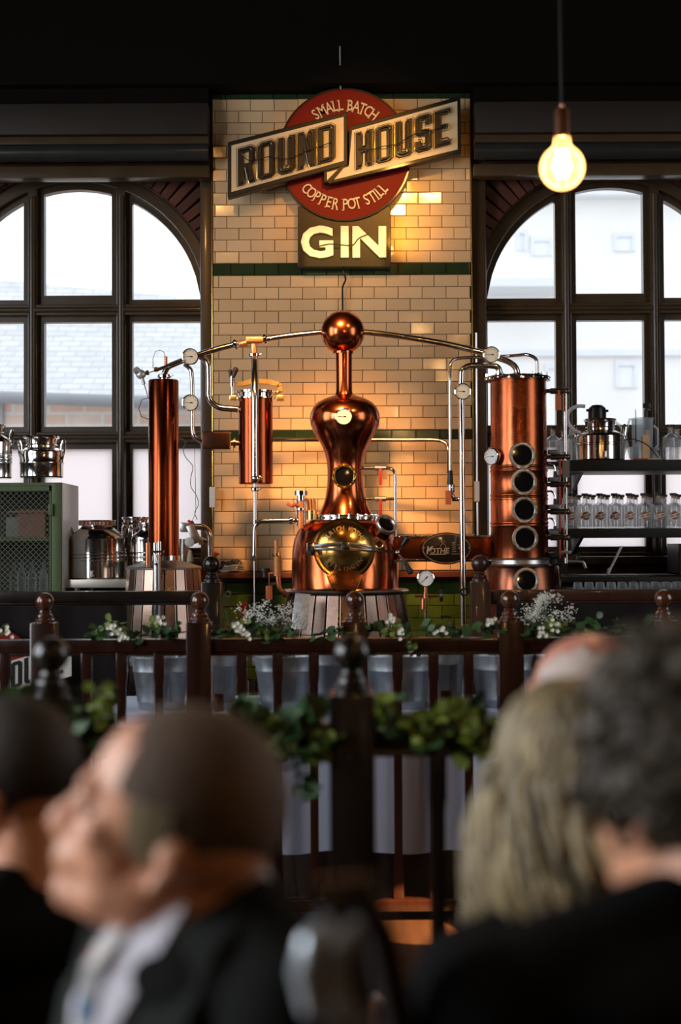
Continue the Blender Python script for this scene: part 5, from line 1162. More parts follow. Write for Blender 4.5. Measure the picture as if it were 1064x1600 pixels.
bay('blurred yellow-green leafy garland on the nearest rail right of the near newel', [(600, 1125), (625, 1140), (650, 1145), (675, 1135), (700, 1150), (722, 1128), (745, 1145), (770, 1140)], lime=[(600, 1108), (608, 1120), (655, 1150), (672, 1128), (712, 1118), (740, 1130), (745, 1170)], n=16, size=.050, spread=.045, y=f_)
bay('blurred leafy sprigs on the nearest rail left of the grey-haired man', [(118, 1120), (135, 1135), (150, 1150), (105, 1110), (60, 1112), (20, 1118)], lime=[(155, 1110), (158, 1095)], n=14, size=.05, spread=.045, y=f_)

def bucket(px, py, y, r_top, label, leafs=True, breath=False, h=.245):
    b = V((W(px, py, y).x, y, zt)); root = thing('galvanised_bucket', label, 'bucket', b, 'galvanised flower buckets'); rt = r_top = r_top*1.2; rb = r_top*.76
    R = lambda z: rb+(rt-rb)*z/h
    pr = [(0, .006), (rb*.95, .004), (rb, 0), (R(.03), .03), (R(.034)*1.015, .034), (R(.04)*1.015, .040), (R(.046), .046), (R(h*.68), h*.68), (R(h*.70)*1.02, h*.70), (R(h*.725)*1.02, h*.725), (R(h*.75), h*.75), (rt, h-.008), (rt*1.03, h-.006), (rt*1.03, h), (rt*.97, h), (R(.02)*.96, .02), (0, .02)]
    m = MB(); m.lathe(b, pr, 48); body = build(m, 'body', GALV, root)
    m = MB(); m.box(b+V((rt*.35, -R(h*.4)*.94, h*.45)), (.004, .006, h*.6)); build(m, 'seam', GALV, root)
    for s in (-1, 1):
        m = MB(); m.box(b+V((s*rt*1.0, 0, h-.03)), (.012, .035, .035)); build(m, 'ear', GALV, root, bev=.003)
    m = MB(); m.tube([b+V((rt*1.02*math.cos(t*PI/14), -rt*.55*math.sin(t*PI/14), h-.03-.04*math.sin(t*PI/14))) for t in range(15)], .003, 6); build(m, 'bail_handle', STEELB, root)
    return b
BK = [(252, 1100, 6.62, .115, 'galvanised bucket on the cloth at the left, nearest the slim column'), (446, 1099, 6.62, .122, 'galvanised bucket on the cloth, second from the left'),
      (520, 1092, 6.96, .105, 'galvanised bucket half hidden behind the near newel ball'), (624, 1099, 6.62, .133, 'galvanised bucket on the cloth right of the near newel'),
      (694, 1092, 6.95, .090, 'narrow galvanised bucket further back between two balusters'), (786, 1097, 6.66, .128, 'galvanised bucket on the cloth behind the newel right of centre'), (874, 1097, 6.66, .115, 'galvanised bucket on the cloth behind the blonde woman'), (342, 1094, 6.9, .085, 'galvanised bucket tucked behind the newel left of the amber candle glass')]
bk = []
for a in BK: bk.append((bucket(*a), a))
for b, a in bk:
    tp = b+V((0, 0, .25)); rt = a[3]
    greenery('potted_greenery', 'loose green foliage filling the ' + a[4].replace('galvanised ', ''), [tp+V((rt*.5*math.cos(k*2.1), rt*.5*math.sin(k*2.1), random.uniform(-.0, .06))) for k in range(4)], 'plant', .045, 7, fl=[tp+V((random.uniform(-.05, .05), -.05, .02))], vine=False, spread=.06)
def breath(label, c, w_, h_, nb=520):
    c = V(c); root = thing('white_flower_bunch', label, 'flowers', c); m = MB(); q_ = MB()
    for k in range(26):
        e = c+V((random.gauss(0, w_*.33), random.gauss(0, .05), h_*random.uniform(.45, 1))); mid = c+(e-c)*.5+rv()*.02; m.tube([c, mid, e], .0012, 4)
        for j in range(nb//26):
            p = e+rv()*random.uniform(0, .035); r = random.uniform(.0018, .0036); q_.ball(p, r, 6)
    build(m, 'stems', STEM, root); build(q_, 'blossoms', PETAL, root, smooth=True)
breath('airy white gypsophila standing left of the copper pot', W(405, 1000, 6.6), .17, .17, 700)
breath('thin white gypsophila sprays in front of the pot cladding', W(452, 1000, 6.6), .12, .14, 260)
breath('large airy bunch of white gypsophila right of the right newel', W(850, 1000, 6.6), .15, .20, 1100)
for px, py, y, r, lb in ((342, 1104, 6.50, .024, 'small amber candle glass on the cloth left of the second bucket'), (697, 1096, 6.60, .026, 'small amber candle glass on the cloth between two balusters')):
    b = V((W(px, py, y).x, y, zt)); m = MB(); m.lathe(b, [(0, .003), (r*.9, 0), (r, .004), (r, .075), (r*.9, .075), (r*.88, .008), (0, .008)], 24); cg = thing('candle_glass', lb, 'candle glass', b); build(m, 'glass', AMBG, cg); m = MB(); m.cyl(b+V((0, 0, .008)), b+V((0, 0, .05)), r*.75); build(m, 'candle', mat('brown_wax', (.10, .035, .015), .4) if px < 400 else bpy.data.materials['brown_wax'], cg)

# ================================================================ PRINTED LOGO BOARD, LOW LEFT
dpb = 7.38
lb_ = thing('printed_board', 'printed board with the HOUSE lettering and red disc leaning at the rear left rail', 'sign', (W(20, 1110, dpb).x, dpb, 0))
def qq(pts): return [(W(x, y, dpb).x, W(x, y, dpb).z) for x, y in pts]
m = MB(); m.plate([qq(circ(-22, 1062, 84))], .02, flat(dpb+.02)); build(m, 'disc', REDP, lb_, smooth=False)
m = MB(); m.plate([qq([(-60, 1056), (112, 1004), (112, 1056), (-60, 1108)])], .008, flat(dpb)); build(m, 'banner', mat('printed_cream', (.50, .47, .42), .6, 0, .05, 6), lb_, smooth=False)
for ch, x, y in (('H', -8, 1084), ('O', 17, 1076), ('U', 38, 1069), ('S', 60, 1062), ('E', 82, 1056)):
    T = M.Translation(W(x, y, dpb-.009)) @ FRONT @ M(((S(17, dpb), 0, 0, 0), (.28*S(17, dpb), S(40, dpb), 0, 0), (0, 0, 1, 0), (0, 0, 0, 1))); m = MB(); m.plate(LET[ch], .003, T); build(m, 'lettering', BLKP, lb_, smooth=False)
build(arc_text('COPPER POT STILL', -22, 1060, dpb-.002, 64, 275, 13, False, .003, .0006, .93, 1.1), 'lettering', CREAMP, lb_, smooth=False)
m = MB(); m.box((W(-20, 1140, dpb).x, dpb+.03, W(-20, 1140, dpb).z/2), (.04, .03, W(-20, 1140, dpb).z)); build(m, 'stand_leg', IRON, lb_)

# ================================================================ PENDANT BULBS
BULBG = mat('warm_bulb_glass', (1, .82, .55), .05, 0, .05, 5, .02, emit=(1, .60, .26), es=1.5, coat=.5)
FILG = mat('hot_filament', (1, .8, .5), .4, emit=(1, .78, .45), es=90)
ROSE = mat('rose_gold_socket', (.72, .32, .17), .3, 1, .12, 8)
def bulb_mat():
    m = bpy.data.materials.new('tinted_bulb_glass'); m.use_nodes = True; nt = m.node_tree; N = nt.nodes; L = nt.links
    N.remove(N['Principled BSDF']); out = N['Material Output']
    tr = N.new('ShaderNodeBsdfTransparent'); tr.inputs[0].default_value = (1, .86, .62, 1); gl = N.new('ShaderNodeBsdfGlossy'); gl.inputs['Roughness'].default_value = .05
    em = N.new('ShaderNodeEmission'); em.inputs[0].default_value = (1, .50, .17, 1)
    nz = N.new('ShaderNodeTexNoise'); nz.inputs['Scale'].default_value = 14; mr = N.new('ShaderNodeMapRange'); mr.inputs['To Min'].default_value = .9; mr.inputs['To Max'].default_value = 1.9
    L.new(nz.outputs['Fac'], mr.inputs['Value']); L.new(mr.outputs[0], em.inputs[1])
    lw = N.new('ShaderNodeLayerWeight'); lw.inputs[0].default_value = .25
    mx = N.new('ShaderNodeMixShader'); L.new(lw.outputs['Fresnel'], mx.inputs[0]); L.new(tr.outputs[0], mx.inputs[1]); L.new(gl.outputs[0], mx.inputs[2])
    ad = N.new('ShaderNodeAddShader'); L.new(mx.outputs[0], ad.inputs[0]); L.new(em.outputs[0], ad.inputs[1]); L.new(ad.outputs[0], out.inputs[0]); return m
BG = bulb_mat()
def pendant(c, label, r=.0635):
    c = V(c); root = thing('pendant_lamp', label, 'lamp', c); P = lambda k, z: (k*r, z*r)
    m = MB(); m.lathe(c, [(0, -r)]+[(r*math.sin(a), -r*math.cos(a)) for a in [PI*i/24 for i in range(1, 19)]]+[P(.50, .90), P(.42, .99), P(.38, 1.12), P(.37, 1.34)], 40); build(m, 'bulb', BG, root)
    m = MB(); m.tube([c+V((-.010, 0, .05)), c+V((-.022, 0, .0)), c+V((-.012, 0, -.03)), c+V((0, 0, .015)), c+V((.012, 0, -.03)), c+V((.022, 0, .0)), c+V((.010, 0, .05))], .0045, 8); build(m, 'filament', FILG, root)
    m = MB(); m.lathe(c, [P(.30, 1.28), P(.36, 1.30), P(.36, 1.42), P(.34, 1.46), P(.34, 2.58), P(.30, 2.64), P(.10, 2.66), P(.10, 2.80), (0, r*2.80)], 32); build(m, 'socket', ROSE, root)
    m = MB(); m.tube([c+V((0, 0, r*2.75)), c+V((-.004, 0, .6)), V((c.x-.01, c.y, 5.98))], .004, 8); build(m, 'cord', BLACK, root)
    l = bpy.data.lights.new('bulb_light', 'POINT'); l.energy = 16; l.color = (1, .62, .30); l.shadow_soft_size = .03
    o = bpy.data.objects.new('bulb_light', l); COL.objects.link(o); o.location = (0, 0, 0); o.parent = root
    return root
pl = pendant(W(878.5, 262, 4.0), 'glowing round bulb in a rose gold socket hanging from a black cord at upper right')
for k, (x, y, z) in enumerate(((1.15, 1.2, 4.05), (1.9, .6, 2.8), (-4.3, 3.6, 3.1), (.3, -1.6, 2.8), (4.4, 2.6, 3.2))):  # unseen pendants added for reflections in copper and tiles and warm fill
    o = dup(pl, V((x, y, z))-V(pl.location), ('added pendant bulb hung high above the blonde woman, out of frame', 'added pendant bulb above the curly-haired guest, out of frame', 'added pendant bulb near the left windows, out of frame', 'added pendant bulb behind the viewer, out of frame', 'added pendant bulb near the right window, out of frame')[k])
    for ch in [c for c in bpy.data.objects if c.parent == pl and c.type == 'LIGHT']: pass

# ================================================================ PEOPLE
SKIN = mat('warm_skin', (.76, .36, .21), .42, 0, .10, 9, .08)
SKINP = mat('pink_scalp_skin', (.55, .23, .16), .38, 0, .15, 9, .08)
SUIT = mat('charcoal_suit', (.008, .009, .008), .9, 0, .2, 30, spec=.1)
BLKC = mat('black_clothes', (.006, .006, .006), .9, 0, .2, 20, spec=.1)
SHIRT = mat('white_shirt', (.60, .58, .64), .75, 0, .04, 10)
GREYH = mat('short_grey_hair', (.115, .074, .046), .7, 0, .45, 22, .05, .5, 140)
BROWNH = mat('dark_brown_hair', (.030, .020, .012), .6, 0, .4, 22, .05, .4, 140)
BLOND = mat('ash_blonde_hair', (.22, .165, .08), .5, 0, .8, 8, .08, .3, 80, island=.8)
CURLY = mat('dark_grey_curly_hair', (.046, .034, .019), .55, 0, .6, 10, .08, .3, 80, island=.85)
WHITEH = mat('thin_white_hair', (.52, .42, .36), .6, 0, .2, 20, .05, .3, 120)
PATT = None
def tie_mat():
    m = mat('patterned_tie', (.3, .3, .3), .6); nt = m.node_tree; N = nt.nodes; L = nt.links; vo = N.new('ShaderNodeTexVoronoi'); vo.inputs['Scale'].default_value = 42
    tc = N.new('ShaderNodeTexCoord'); L.new(tc.outputs['Object'], vo.inputs['Vector']); r = N.new('ShaderNodeValToRGB'); r.color_ramp.interpolation = 'CONSTANT'
    e = r.color_ramp.elements; e[0].color = (.62, .60, .58, 1); e[1].position = .45; e[1].color = (.10, .20, .32, 1); x = e.new(.62); x.color = (.55, .55, .55, 1); x = e.new(.82); x.color = (.45, .12, .04, 1); x = e.new(.9); x.color = (.03, .04, .07, 1)
    sp_ = N.new('ShaderNodeSeparateColor'); L.new(vo.outputs['Color'], sp_.inputs[0]); L.new(sp_.outputs[0], r.inputs[0]); L.new(r.outputs[0], N['Principled BSDF'].inputs['Base Color']); return m
EYE = mat('dim_eye', (.25, .20, .17), .3)
def remesh(mb, name, mt, parent, vox=.007, sm=6, org=None):
    o = build(mb, name, mt, parent, org=org); md = o.modifiers.new('r', 'REMESH'); md.mode = 'VOXEL'; md.voxel_size = vox; md.use_smooth_shade = True
    s = o.modifiers.new('s', 'SMOOTH'); s.iterations = sm; s.factor = .5
    bpy.context.view_layer.update()
    me = bpy.data.meshes.new_from_object(o.evaluated_get(bpy.context.evaluated_depsgraph_get())); old = o.data; o.modifiers.clear(); o.data = me; bpy.data.meshes.remove(old); me.name = name
    me.polygons.foreach_set('use_smooth', [True]*len(me.polygons)); return o
def hand(mb, T, s):
    mb.ball((.045, 0, 0), (.048, .040, .016), 14, None) if False else None
    mb.T = T
    mb.ball((.05, 0, 0), (.052, .040, .017), 14); mb.caps((0, 0, 0), (.03, 0, 0), .026, .026)
    for i, L in enumerate((.070, .080, .074, .058)):
        y = (-.030+.020*i)*s; a = V((.085, y, .0)); b = a+V((L*.45, y*.15, -.012)); c = b+V((L*.30, 0, -.020)); e = c+V((L*.18, 0, -.018))
        mb.caps(a, b, .0095, .009, 10); mb.caps(b, c, .009, .0082, 10); mb.caps(c, e, .0082, .0075, 10)
    a = V((.03, -.032*s, -.002)); b = V((.062, -.060*s, -.014)); c = V((.088, -.066*s, -.026)); mb.caps(a, b, .013, .011, 10); mb.caps(b, c, .011, .009, 10)
    mb.T = M.Identity(4)
def person(label, hc, yaw, hyaw=0, hpitch=0, hroll=0, cloth=BLKC, skin=SKIN, s=1.0, broad=1.0, trousers=None, lean=.02, drop=.27):
    """hc: world position of the head centre; yaw: way the chest faces (0 = +X); head angles are relative"""
    hc = V(hc); zh = hc.z; B = M.Translation((hc.x, hc.y, 0)) @ M.Rotation(yaw, 4, 'Z') @ M.Translation((-lean, 0, 0))
    root = thing('person', label, 'person', (hc.x, hc.y, 0))
    H = M.Translation(hc) @ M.Rotation(yaw+hyaw, 4, 'Z') @ M.Rotation(-hpitch, 4, 'Y') @ M.Rotation(hroll, 4, 'X') @ M.Scale(s, 4)
    seat = .47; m = MB(); m.T = H
    m.ball((-.012, 0, .028), (.100, .078, .088), 28); m.ball((-.035, 0, .0), (.075, .072, .075), 24)
    m.ball((.040, 0, -.035), (.052, .058, .072), 24); m.ball((.030, 0, -.075), (.050, .048, .036), 20); m.ball((.084, 0, -.094), (.024, .026, .022), 16); m.ball((.005, 0, -.082), (.068, .058, .044), 20); m.ball((.05, 0, -.09), (.04, .045, .03), 16)
    m.caps((.086, 0, .012), (.112, 0, -.028), .010, .0155); m.ball((.100, .012, -.033), .010, 10); m.ball((.100, -.012, -.033), .010, 10)
    m.caps((.080, -.034, .022), (.080, .034, .022), .015, .015); m.ball((.100, 0, -.058), (.013, .026, .008), 14); m.ball((.098, 0, -.070), (.012, .022, .009), 14); m.ball((.082, 0, -.055), (.02, .034, .03), 14)
    for k in (-1, 1):
        m.ball((.060, k*.036, -.022), (.026, .024, .024), 14); m.ball((-.018, k*.076, -.026), (.016, .006, .028), 14, M.Rotation(-k*.3, 4, 'Z')); m.ball((-.010, k*.077, -.052), (.010, .008, .012), 10)
        m.caps((-.005, k*.040, -.055), (.045, k*.032, -.085), .022, .020)
    nb = B.inverted() @ (H @ V((-.035, 0, -.08))); sh = zh-drop*s
    m.T = B; m.caps(nb, V((-.015, 0, sh+.03)), .056*s, .066*s)
    m.ball((-.01, 0, sh-.02), (.10, .17*broad, .07)); m.ball((0, 0, (sh+seat)/2+.1), (.11, .15*broad, .26)); m.ball((-.01, 0, seat+.13), (.13, .16, .14))
    el, wr = {}, {}
    for k in (-1, 1):
        S0 = V((-.01, k*.185*broad, sh-.03)); el[k] = V((.06, k*.235*broad, sh-.31)); wr[k] = V((.27, k*.12, seat+.20)); m.T = B
        m.caps(S0, el[k], .050, .042); m.caps(el[k], wr[k], .040, .027)
        kn = V((.44, k*.12, seat+.07)); m.caps(V((0, k*.09, seat+.09)), kn, .078, .056); m.caps(kn, V((.42, k*.12, .10)), .054, .038); m.caps(V((.40, k*.12, .045)), V((.56, k*.13, .035)), .038, .030)
        hand(m, B @ M.Translation(wr[k]) @ M.Rotation(-k*.25, 4, 'Z') @ M.Rotation(.35, 4, 'Y'), k)
    m.T = M.Identity(4); body = remesh(m, 'body', skin, root, .0065, 5)
    m = MB(); m.T = B
    m.ball((-.012, 0, sh-.025), (.125, .195*broad, .080)); m.ball((0, 0, (sh+seat)/2+.1), (.135, .18*broad, .28)); m.ball((0, 0, seat+.13), (.155, .19, .15))
    m.caps((-.03, .05, sh+.04), (-.02, .15*broad, sh-.01), .045, .06); m.caps((-.03, -.05, sh+.04), (-.02, -.15*broad, sh-.01), .045, .06)
    for k in (-1, 1): m.caps(V((-.01, k*.19*broad, sh-.035)), el[k], .072, .056); m.caps(el[k], el[k]+(wr[k]-el[k])*.93, .056, .042)
    m.T = M.Identity(4); jk = remesh(m, 'jacket', cloth, root, .010, 6)
    m = MB(); m.T = B
    for k in (-1, 1): kn = V((.44, k*.12, seat+.07)); m.caps(V((0, k*.09, seat+.09)), kn, .090, .070); m.caps(kn, V((.42, k*.12, .12)), .068, .055)
    m.T = M.Identity(4); remesh(m, 'trousers', trousers or BLKC, root, .012, 4)
    m = MB(); m.T = B
    for k in (-1, 1): m.caps(V((.40, k*.12, .048)), V((.58, k*.13, .040)), .046, .036)
    m.T = M.Identity(4); build(m, 'shoe', BLACK, root)
    for k in (-1, 1):
        m = MB(); m.T = H; m.ball((.078, k*.032, -.002), (.011, .012, .008), 12); build(m, 'eye', EYE, root)
    return root, H, B, sh, body
def cap_hair(root, H, mt, zmin, grow=1.05, front=.06, name='hair', keep=None):
    """close cropped shell of hair following the skull"""
    m = MB(); vs = []; fs = []; n = 40; r = 22
    def P_(a, b, g_): 
        return V((-.014+.101*g_*math.cos(b)*math.cos(a), .0785*g_*math.cos(b)*math.sin(a), .026+.090*g_*math.sin(b)))
    keep = keep or (lambda p: p.z > zmin and p.x < front)
    idx = {}
    for j in range(r+1):
        for i in range(n):
            idx[i, j] = len(vs); vs.append(P_(2*PI*i/n, -PI/2+PI*j/r, grow))
    for j in range(r):
        for i in range(n):
            q4 = (idx[i, j], idx[(i+1) % n, j], idx[(i+1) % n, j+1], idx[i, j+1]); c = sum((vs[q_] for q_ in q4), V())/4
            if keep(c): fs.append(q4)
    k = len(vs); inner = [V((-.014, 0, .026))+(p-V((-.014, 0, .026)))*.95 for p in vs]
    m.T = H; m.add(vs+inner, fs+[tuple(a+k for a in f[::-1]) for f in fs]); return build(m, name, mt, root)
# 1 grey-haired man in the suit, head turned left and tipped back
hd = W(268, 1278, 1.50)
r1, H1, B1, sh1, _ = person('older man in a charcoal suit and patterned tie, head in profile to the left', hd, math.radians(214), math.radians(-39), math.radians(12), 0, SUIT, SKIN, 1.03, .86, lean=.034, drop=.135)
cap_hair(r1, H1, GREYH, -.02, 1.035, keep=lambda p: p.z > -.045 and p.x < (.018 if p.z < .03 else .045))
def chest(root, B, sh, mt_shirt, tie=None):
    m = MB(); m.T = B
    m.lathe((-.012, 0, sh+.045), [(.064, -.03), (.074, -.03), (.066, .028), (.060, .030), (.058, -.02)], 32, M.Rotation(.28, 4, 'Y')); build(m, 'collar', mt_shirt, root)
    m = MB(); m.T = B; pts = [(.045, .075), (.045, -.075), (.155, -.008), (.155, .008)]
    vs = [V((.050, .062, sh+.065)), V((.050, -.062, sh+.065)), V((.125, -.050, sh-.05)), V((.142, -.012, sh-.26)), V((.142, .012, sh-.26)), V((.125, .050, sh-.05)), V((.115, 0, sh+.01)), V((.150, 0, sh-.10))]
    m.add(vs, [(1,6,0), (1,2,6), (0,6,5), (2,7,6), (6,7,5), (2,3,7), (7,4,5), (3,4,7)]); v2 = MB(); k = len(m.v); m.v += [p+V((0, 0, -.012)) for p in m.v[:]]; m.f += [tuple(a+k for a in f[::-1]) for f in m.f[:]]; build(m, 'shirt_front', mt_shirt, root, ang=60)
    if tie:
        m = MB(); m.T = B; kz = sh+.030; m.add([V(p) for p in ((.092, -.018, kz+.01), (.092, .018, kz+.01), (.128, .013, kz-.030), (.128, -.013, kz-.030), (.070, -.014, kz+.01), (.070, .014, kz+.01), (.106, .010, kz-.03), (.106, -.010, kz-.03))], [(0,1,2,3),(7,6,5,4),(0,4,5,1),(2,6,7,3),(1,5,6,2),(0,3,7,4)])
        vs = []
        for x, y, z in ((.124, .012, kz-.028), (.142, .026, sh-.10), (.166, .036, sh-.24), (.170, .030, sh-.32)): vs += [V((x, -y, z)), V((x+.010, 0, z)), V((x, y, z))]
        fs = []
        for i in range(3): k = i*3; fs += [(k, k+1, k+4, k+3), (k+1, k+2, k+5, k+4)]
        m.add(vs, fs); build(m, 'tie', tie, root)
    for s_ in (-1, 1):
        m = MB(); m.T = B
        vs = []
        for x, y, z, w_ in ((-.01, .078, sh+.075, .020), (.055, .075, sh+.045, .040), (.115, .068, sh-.05, .062), (.150, .045, sh-.16, .060), (.168, .014, sh-.30, .020)): vs += [V((x, s_*(y-.012), z)), V((x-.012, s_*(y+w_), z-.01)), V((x-.03, s_*(y+w_), z-.02)), V((x-.03, s_*(y-.012), z-.01))]
        fs = []
        for i in range(4):
            for j in range(4): fs.append((i*4+j, i*4+(j+1) % 4, i*4+4+(j+1) % 4, i*4+4+j))
        m.add(vs, fs+[(0,1,2,3), (19,18,17,16)]); build(m, 'lapel', SUITL, root, ang=60)
cap_hair(r1, H1, mat('grey_sideburn', (.26, .20, .11), .7, 0, .4, 30, bump=.4), -.02, 1.05, name='sideburn', keep=lambda p: -.045 < p.z < .030 and -.012 < p.x < .028)
SUITL = mat('suit_lapel', (.016, .019, .017), .8, 0, .2, 30, spec=.1)
chest(r1, B1, sh1, SHIRT, tie_mat())
# 2 dark-haired man further left, seen from behind
hd = W(8, 1215, 2.2)
r2, H2, B2, sh2, _ = person('dark-haired man in black at the left edge, seen from behind', hd, math.radians(150), math.radians(15), math.radians(-4), 0, BLKC, SKIN, 1.0, 1.05, lean=.02, drop=.20)
cap_hair(r2, H2, BROWNH, -.03, 1.09, keep=lambda p: (p.z > -.05 and p.x < .045) and not (p.z < .0 and p.x > -.01))
# 3 blonde woman, long wavy hair
def strands(root, H, mt, n, length, wav=.008, r=.007, rng=(-2.4, 2.4), name='hair', spread=.012, curl=3, top=.10, zcut=None, vol=1.0, down=None, flare=0):
    m = MB(); m.T = H
    for i in range(n):
        a = random.uniform(*rng)+PI                                   # around the back of the head
        el_ = random.uniform(.1, 1.35); pts = []; ph = random.random()*6; L = length*random.uniform(.75, 1.05)
        R = lambda a, e: V((-.014+.108*vol*math.cos(e)*math.cos(a), .086*vol*math.cos(e)*math.sin(a), .026+.098*vol*math.sin(e)))
        e = 1.45; p = R(a, e); pts.append(p); steps = 7
        for k in range(1, steps):
            e = 1.45*(1-k/(steps-1)); pts.append(R(a, e)+V((random.gauss(0, .002), random.gauss(0, .002), 0)))
        base = pts[-1]; o_ = (base-V((-.014, 0, base.z))); o_.z = 0; o_.normalize()
        sd = V((-o_.y, o_.x, 0))
        for k in range(1, 9):
            t = k/8; q_ = base+V((0, 0, -L*t))+o_*(.020*math.sin(t*2.2)*vol-.018*t+flare*t)+sd*wav*math.sin(ph+t*curl*2)+o_*wav*math.cos(ph+t*curl*2); pts.append(q_+rv()*.002)
        rr = [r*(.5+.5*min(1, j/3)) if j < len(pts)-3 else r*(len(pts)-j)/3.2 for j in range(len(pts))]
        m.tube(pts, rr, 6)
    return build(m, name, mt, root, ang=80)
hd = W(890, 1208, 1.90)
r3, H3, B3, sh3, _ = person('woman with shoulder-length wavy ash blonde hair in black, seen from behind', hd, math.radians(112), math.radians(8), math.radians(-2), 0, BLKC, SKIN, .96, .92, lean=.03, drop=.22)
strands(r3, H3, BLOND, 460, .225, .014, .008, (-2.3, 2.3), vol=1.08, flare=.045)
m = MB(); m.T = H3; m.ball((-.025, 0, .012), (.105, .088, .098), 24); m.ball((-.055, 0, -.09), (.06, .085, .11), 20); remesh(m, 'hair_base', BLOND, r3, .008, 4)
# 4 man with a pink scalp and thin white hair beyond her
hd = W(915, 1100, 2.4)
r4, H4, B4, sh4, _ = person('balding man with thin white hair beyond the blonde woman', hd, math.radians(150), 0, math.radians(0), 0, BLKC, SKINP, 1.02, 1.0, lean=.02, drop=.20)
cap_hair(r4, H4, WHITEH, -.03, 1.06, keep=lambda p: (p.z > -.05 and p.z < .045 and p.x < .05) or p.y > .058)
# 5 curly dark grey-haired person, nearest, right edge
hd = W(1064, 1212, 1.36)
r5, H5, B5, sh5, _ = person('nearest guest with thick dark grey curly hair in black at the right edge', hd, math.radians(108), math.radians(14), math.radians(-10), 0, BLKC, SKIN, 1.0, 1.12, lean=.03, drop=.155)
m = MB(); m.T = H5; m.ball((-.022, 0, .022), (.112, .096, .108), 24)
for k in range(260):
    a = random.uniform(.5, 2*PI-.5); e = random.uniform(-.55, 1.5); p = V((-.022+.112*math.cos(e)*math.cos(a), .096*math.cos(e)*math.sin(a), .022+.108*math.sin(e))); r_ = random.uniform(.012, .024)
    if p.x > .05 and p.z < .06: continue
    m.ball(p, (r_, r_, r_*.8), 8, M.Rotation(random.random()*3, 4, 'X'))
build(m, 'hair', CURLY, r5)
m = MB(); m.T = H5
for k in range(150):
    a = random.uniform(.9, 2*PI-.9); e = random.uniform(-.7, 1.3); c = V((-.022+.118*math.cos(e)*math.cos(a), .102*math.cos(e)*math.sin(a), .022+.112*math.sin(e))); rr = random.uniform(.010, .018); ax = rv(); t1 = ax.orthogonal().normalized(); t2 = ax.cross(t1)
    if c.x > .05 and c.z < .06: continue
    m.tube([c+(t1*math.cos(j*.8)+t2*math.sin(j*.8))*rr+ax*j*.002 for j in range(9)], .004, 5)
build(m, 'curls', CURLY, r5)['kind'] = 'stuff'

# ================================================================ CHAIRS
def chair(label, x, y, yaw, silver=False):
    T = M.Translation((x, y, 0)) @ M.Rotation(yaw, 4, 'Z'); root = thing('dining_chair', label, 'chair', (x, y, 0)); W_ = WOODK
    m = MB(); m.T = T; m.box((0, 0, .440), (.40, .42, .03)); build(m, 'seat', W_, root, bev=.01)
    for sx in (-.17, .17):
        for sy in (-.18, .18): m = MB(); m.T = T; m.cyl((sx*1.05, sy*1.05, 0), (sx, sy, .43), .014, .018); build(m, 'leg', W_, root)
    for sy in (-.18, .18): m = MB(); m.T = T; m.tube([V((-.18, sy, .42)), V((-.20, sy, .7)), V((-.25, sy*.95, .88))], .014); build(m, 'back_post', W_, root)
    m = MB(); m.T = T; m.tube([V((-.235, -.18, .86)), V((-.26, 0, .88)), V((-.235, .18, .86))], .018); m.tube([V((-.21, -.18, .66)), V((-.23, 0, .66)), V((-.21, .18, .66))], .012); build(m, 'back_rail', W_, root)
    return root
for (r_, B_, lb) in ((r1, B1, 'dark wooden chair under the man in the suit'), (r2, B2, 'dark wooden chair under the dark-haired man at the left edge'), (r3, B3, 'dark wooden chair under the blonde woman'), (r4, B4, 'dark wooden chair under the balding man'), (r5, B5, 'dark wooden chair under the curly-haired guest')):
    t = B_.to_translation(); chair(lb, t.x, t.y, B_.to_euler().z)
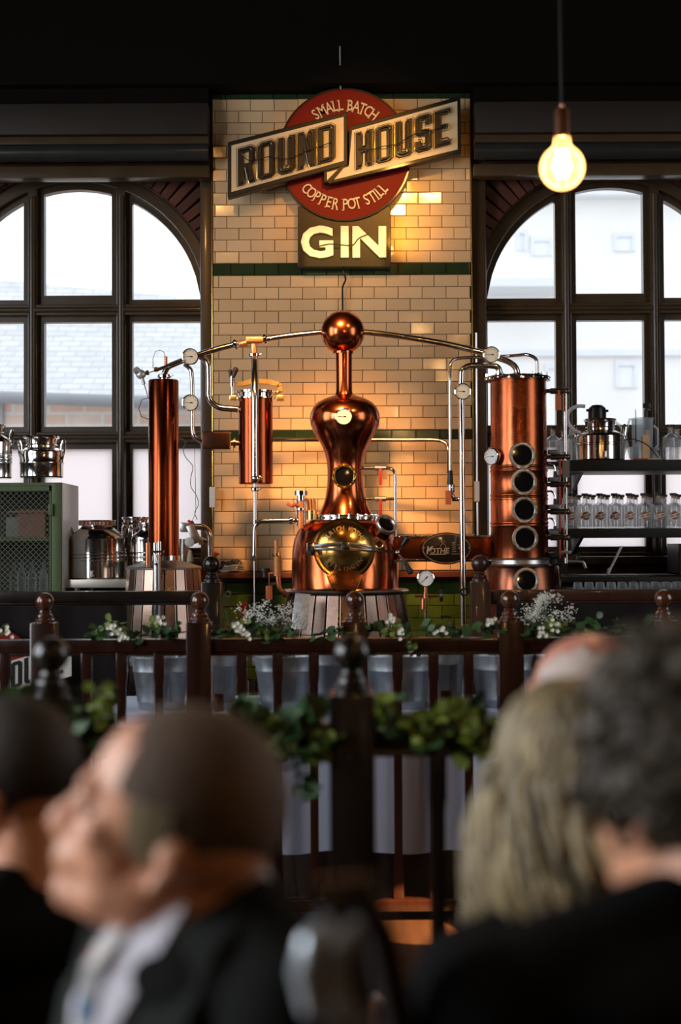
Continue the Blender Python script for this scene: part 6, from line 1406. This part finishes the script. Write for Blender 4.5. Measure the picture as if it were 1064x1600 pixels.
# lower-middle dark chair; window reflections on its back shaped as silver slats
SATIN = mat('silver_reflection', (.80, .88, .96), .30, .85, .08, 6)
c = W(532, 1512, 1.2); CS = .66
root = thing('reflecting_chair', 'blurred chair at the bottom centre, curved window reflections shaped as silver slats', 'chair', (c.x, c.y, 0))
for i, (a, w_) in enumerate(((-.030*CS, .019*CS), (.006*CS, .016*CS))):
    m = MB(); m.tube([p for p in [c+V((a+.012, 0, .038)), c+V((a-.003, -.01, .023)), c+V((a-.008, -.01, .0)), c+V((a-.003, -.01, -.027)), c+V((a+.015, 0, -.046)), c+V((a+.030, 0, -.066))]], [w_*.6, w_, w_*1.1, w_, w_*.7, w_*.5], 12); build(m, 'reflection_slat', SATIN, root)
m = MB(); m.tube([c+V((-.02, .02, .052)), c+V((.02, .02, .058)), c+V((.035, .025, .02)), c+V((.050, .03, -.06)), c+V((.075, .04, -.20)), c+V((.09, .05, -.45))], .016, 12); m.tube([c+V((.02, 0, -.085)), c+V((.0, .0, -.16)), c+V((.015, 0, -.30)), c+V((.02, .02, -.45))], .012); build(m, 'back_frame', WOODK, root)
zs_ = c.z-.45
m = MB(); m.box((c.x+.05, c.y-.17, zs_-.01), (.40, .40, .03)); build(m, 'seat', WOODK, root, bev=.01)
for sx in (-.17, .17):
    for sy in (-.17, .17): m = MB(); m.cyl((c.x+.05+sx, c.y-.17+sy, 0), (c.x+.05+sx, c.y-.17+sy, zs_-.02), .015); build(m, 'leg', WOODK, root)
# warm wooden chair top rail at the bottom edge
c = W(618, 1578, 2.4)
root = thing('wooden_chair', 'honey-coloured wooden chair rail catching light at the bottom edge', 'chair', (c.x, c.y, 0)); HONEY = mat('honey_wood', (.34, .13, .045), .35, 0, .25, 5, coat=.3)
a, b = W(588, 1560, 2.4), W(650, 1600, 2.3)
m = MB(); m.tube([a, (a+b)/2+V((0, 0, .004)), b], .011); build(m, 'top_rail', HONEY, root)
for p in (a, b): m = MB(); m.tube([p, V((p.x+.0, p.y-.02, .45)), V((p.x, p.y, 0))], .011); build(m, 'back_leg', HONEY, root)
m = MB(); m.box(((a.x+b.x)/2, c.y-.2, .45), (.3, .36, .03)); build(m, 'seat', WOODK, root, bev=.01)
for p in (a, b): m = MB(); m.cyl((p.x, p.y-.36, 0), (p.x, p.y-.36, .44), .014); build(m, 'front_leg', HONEY, root)
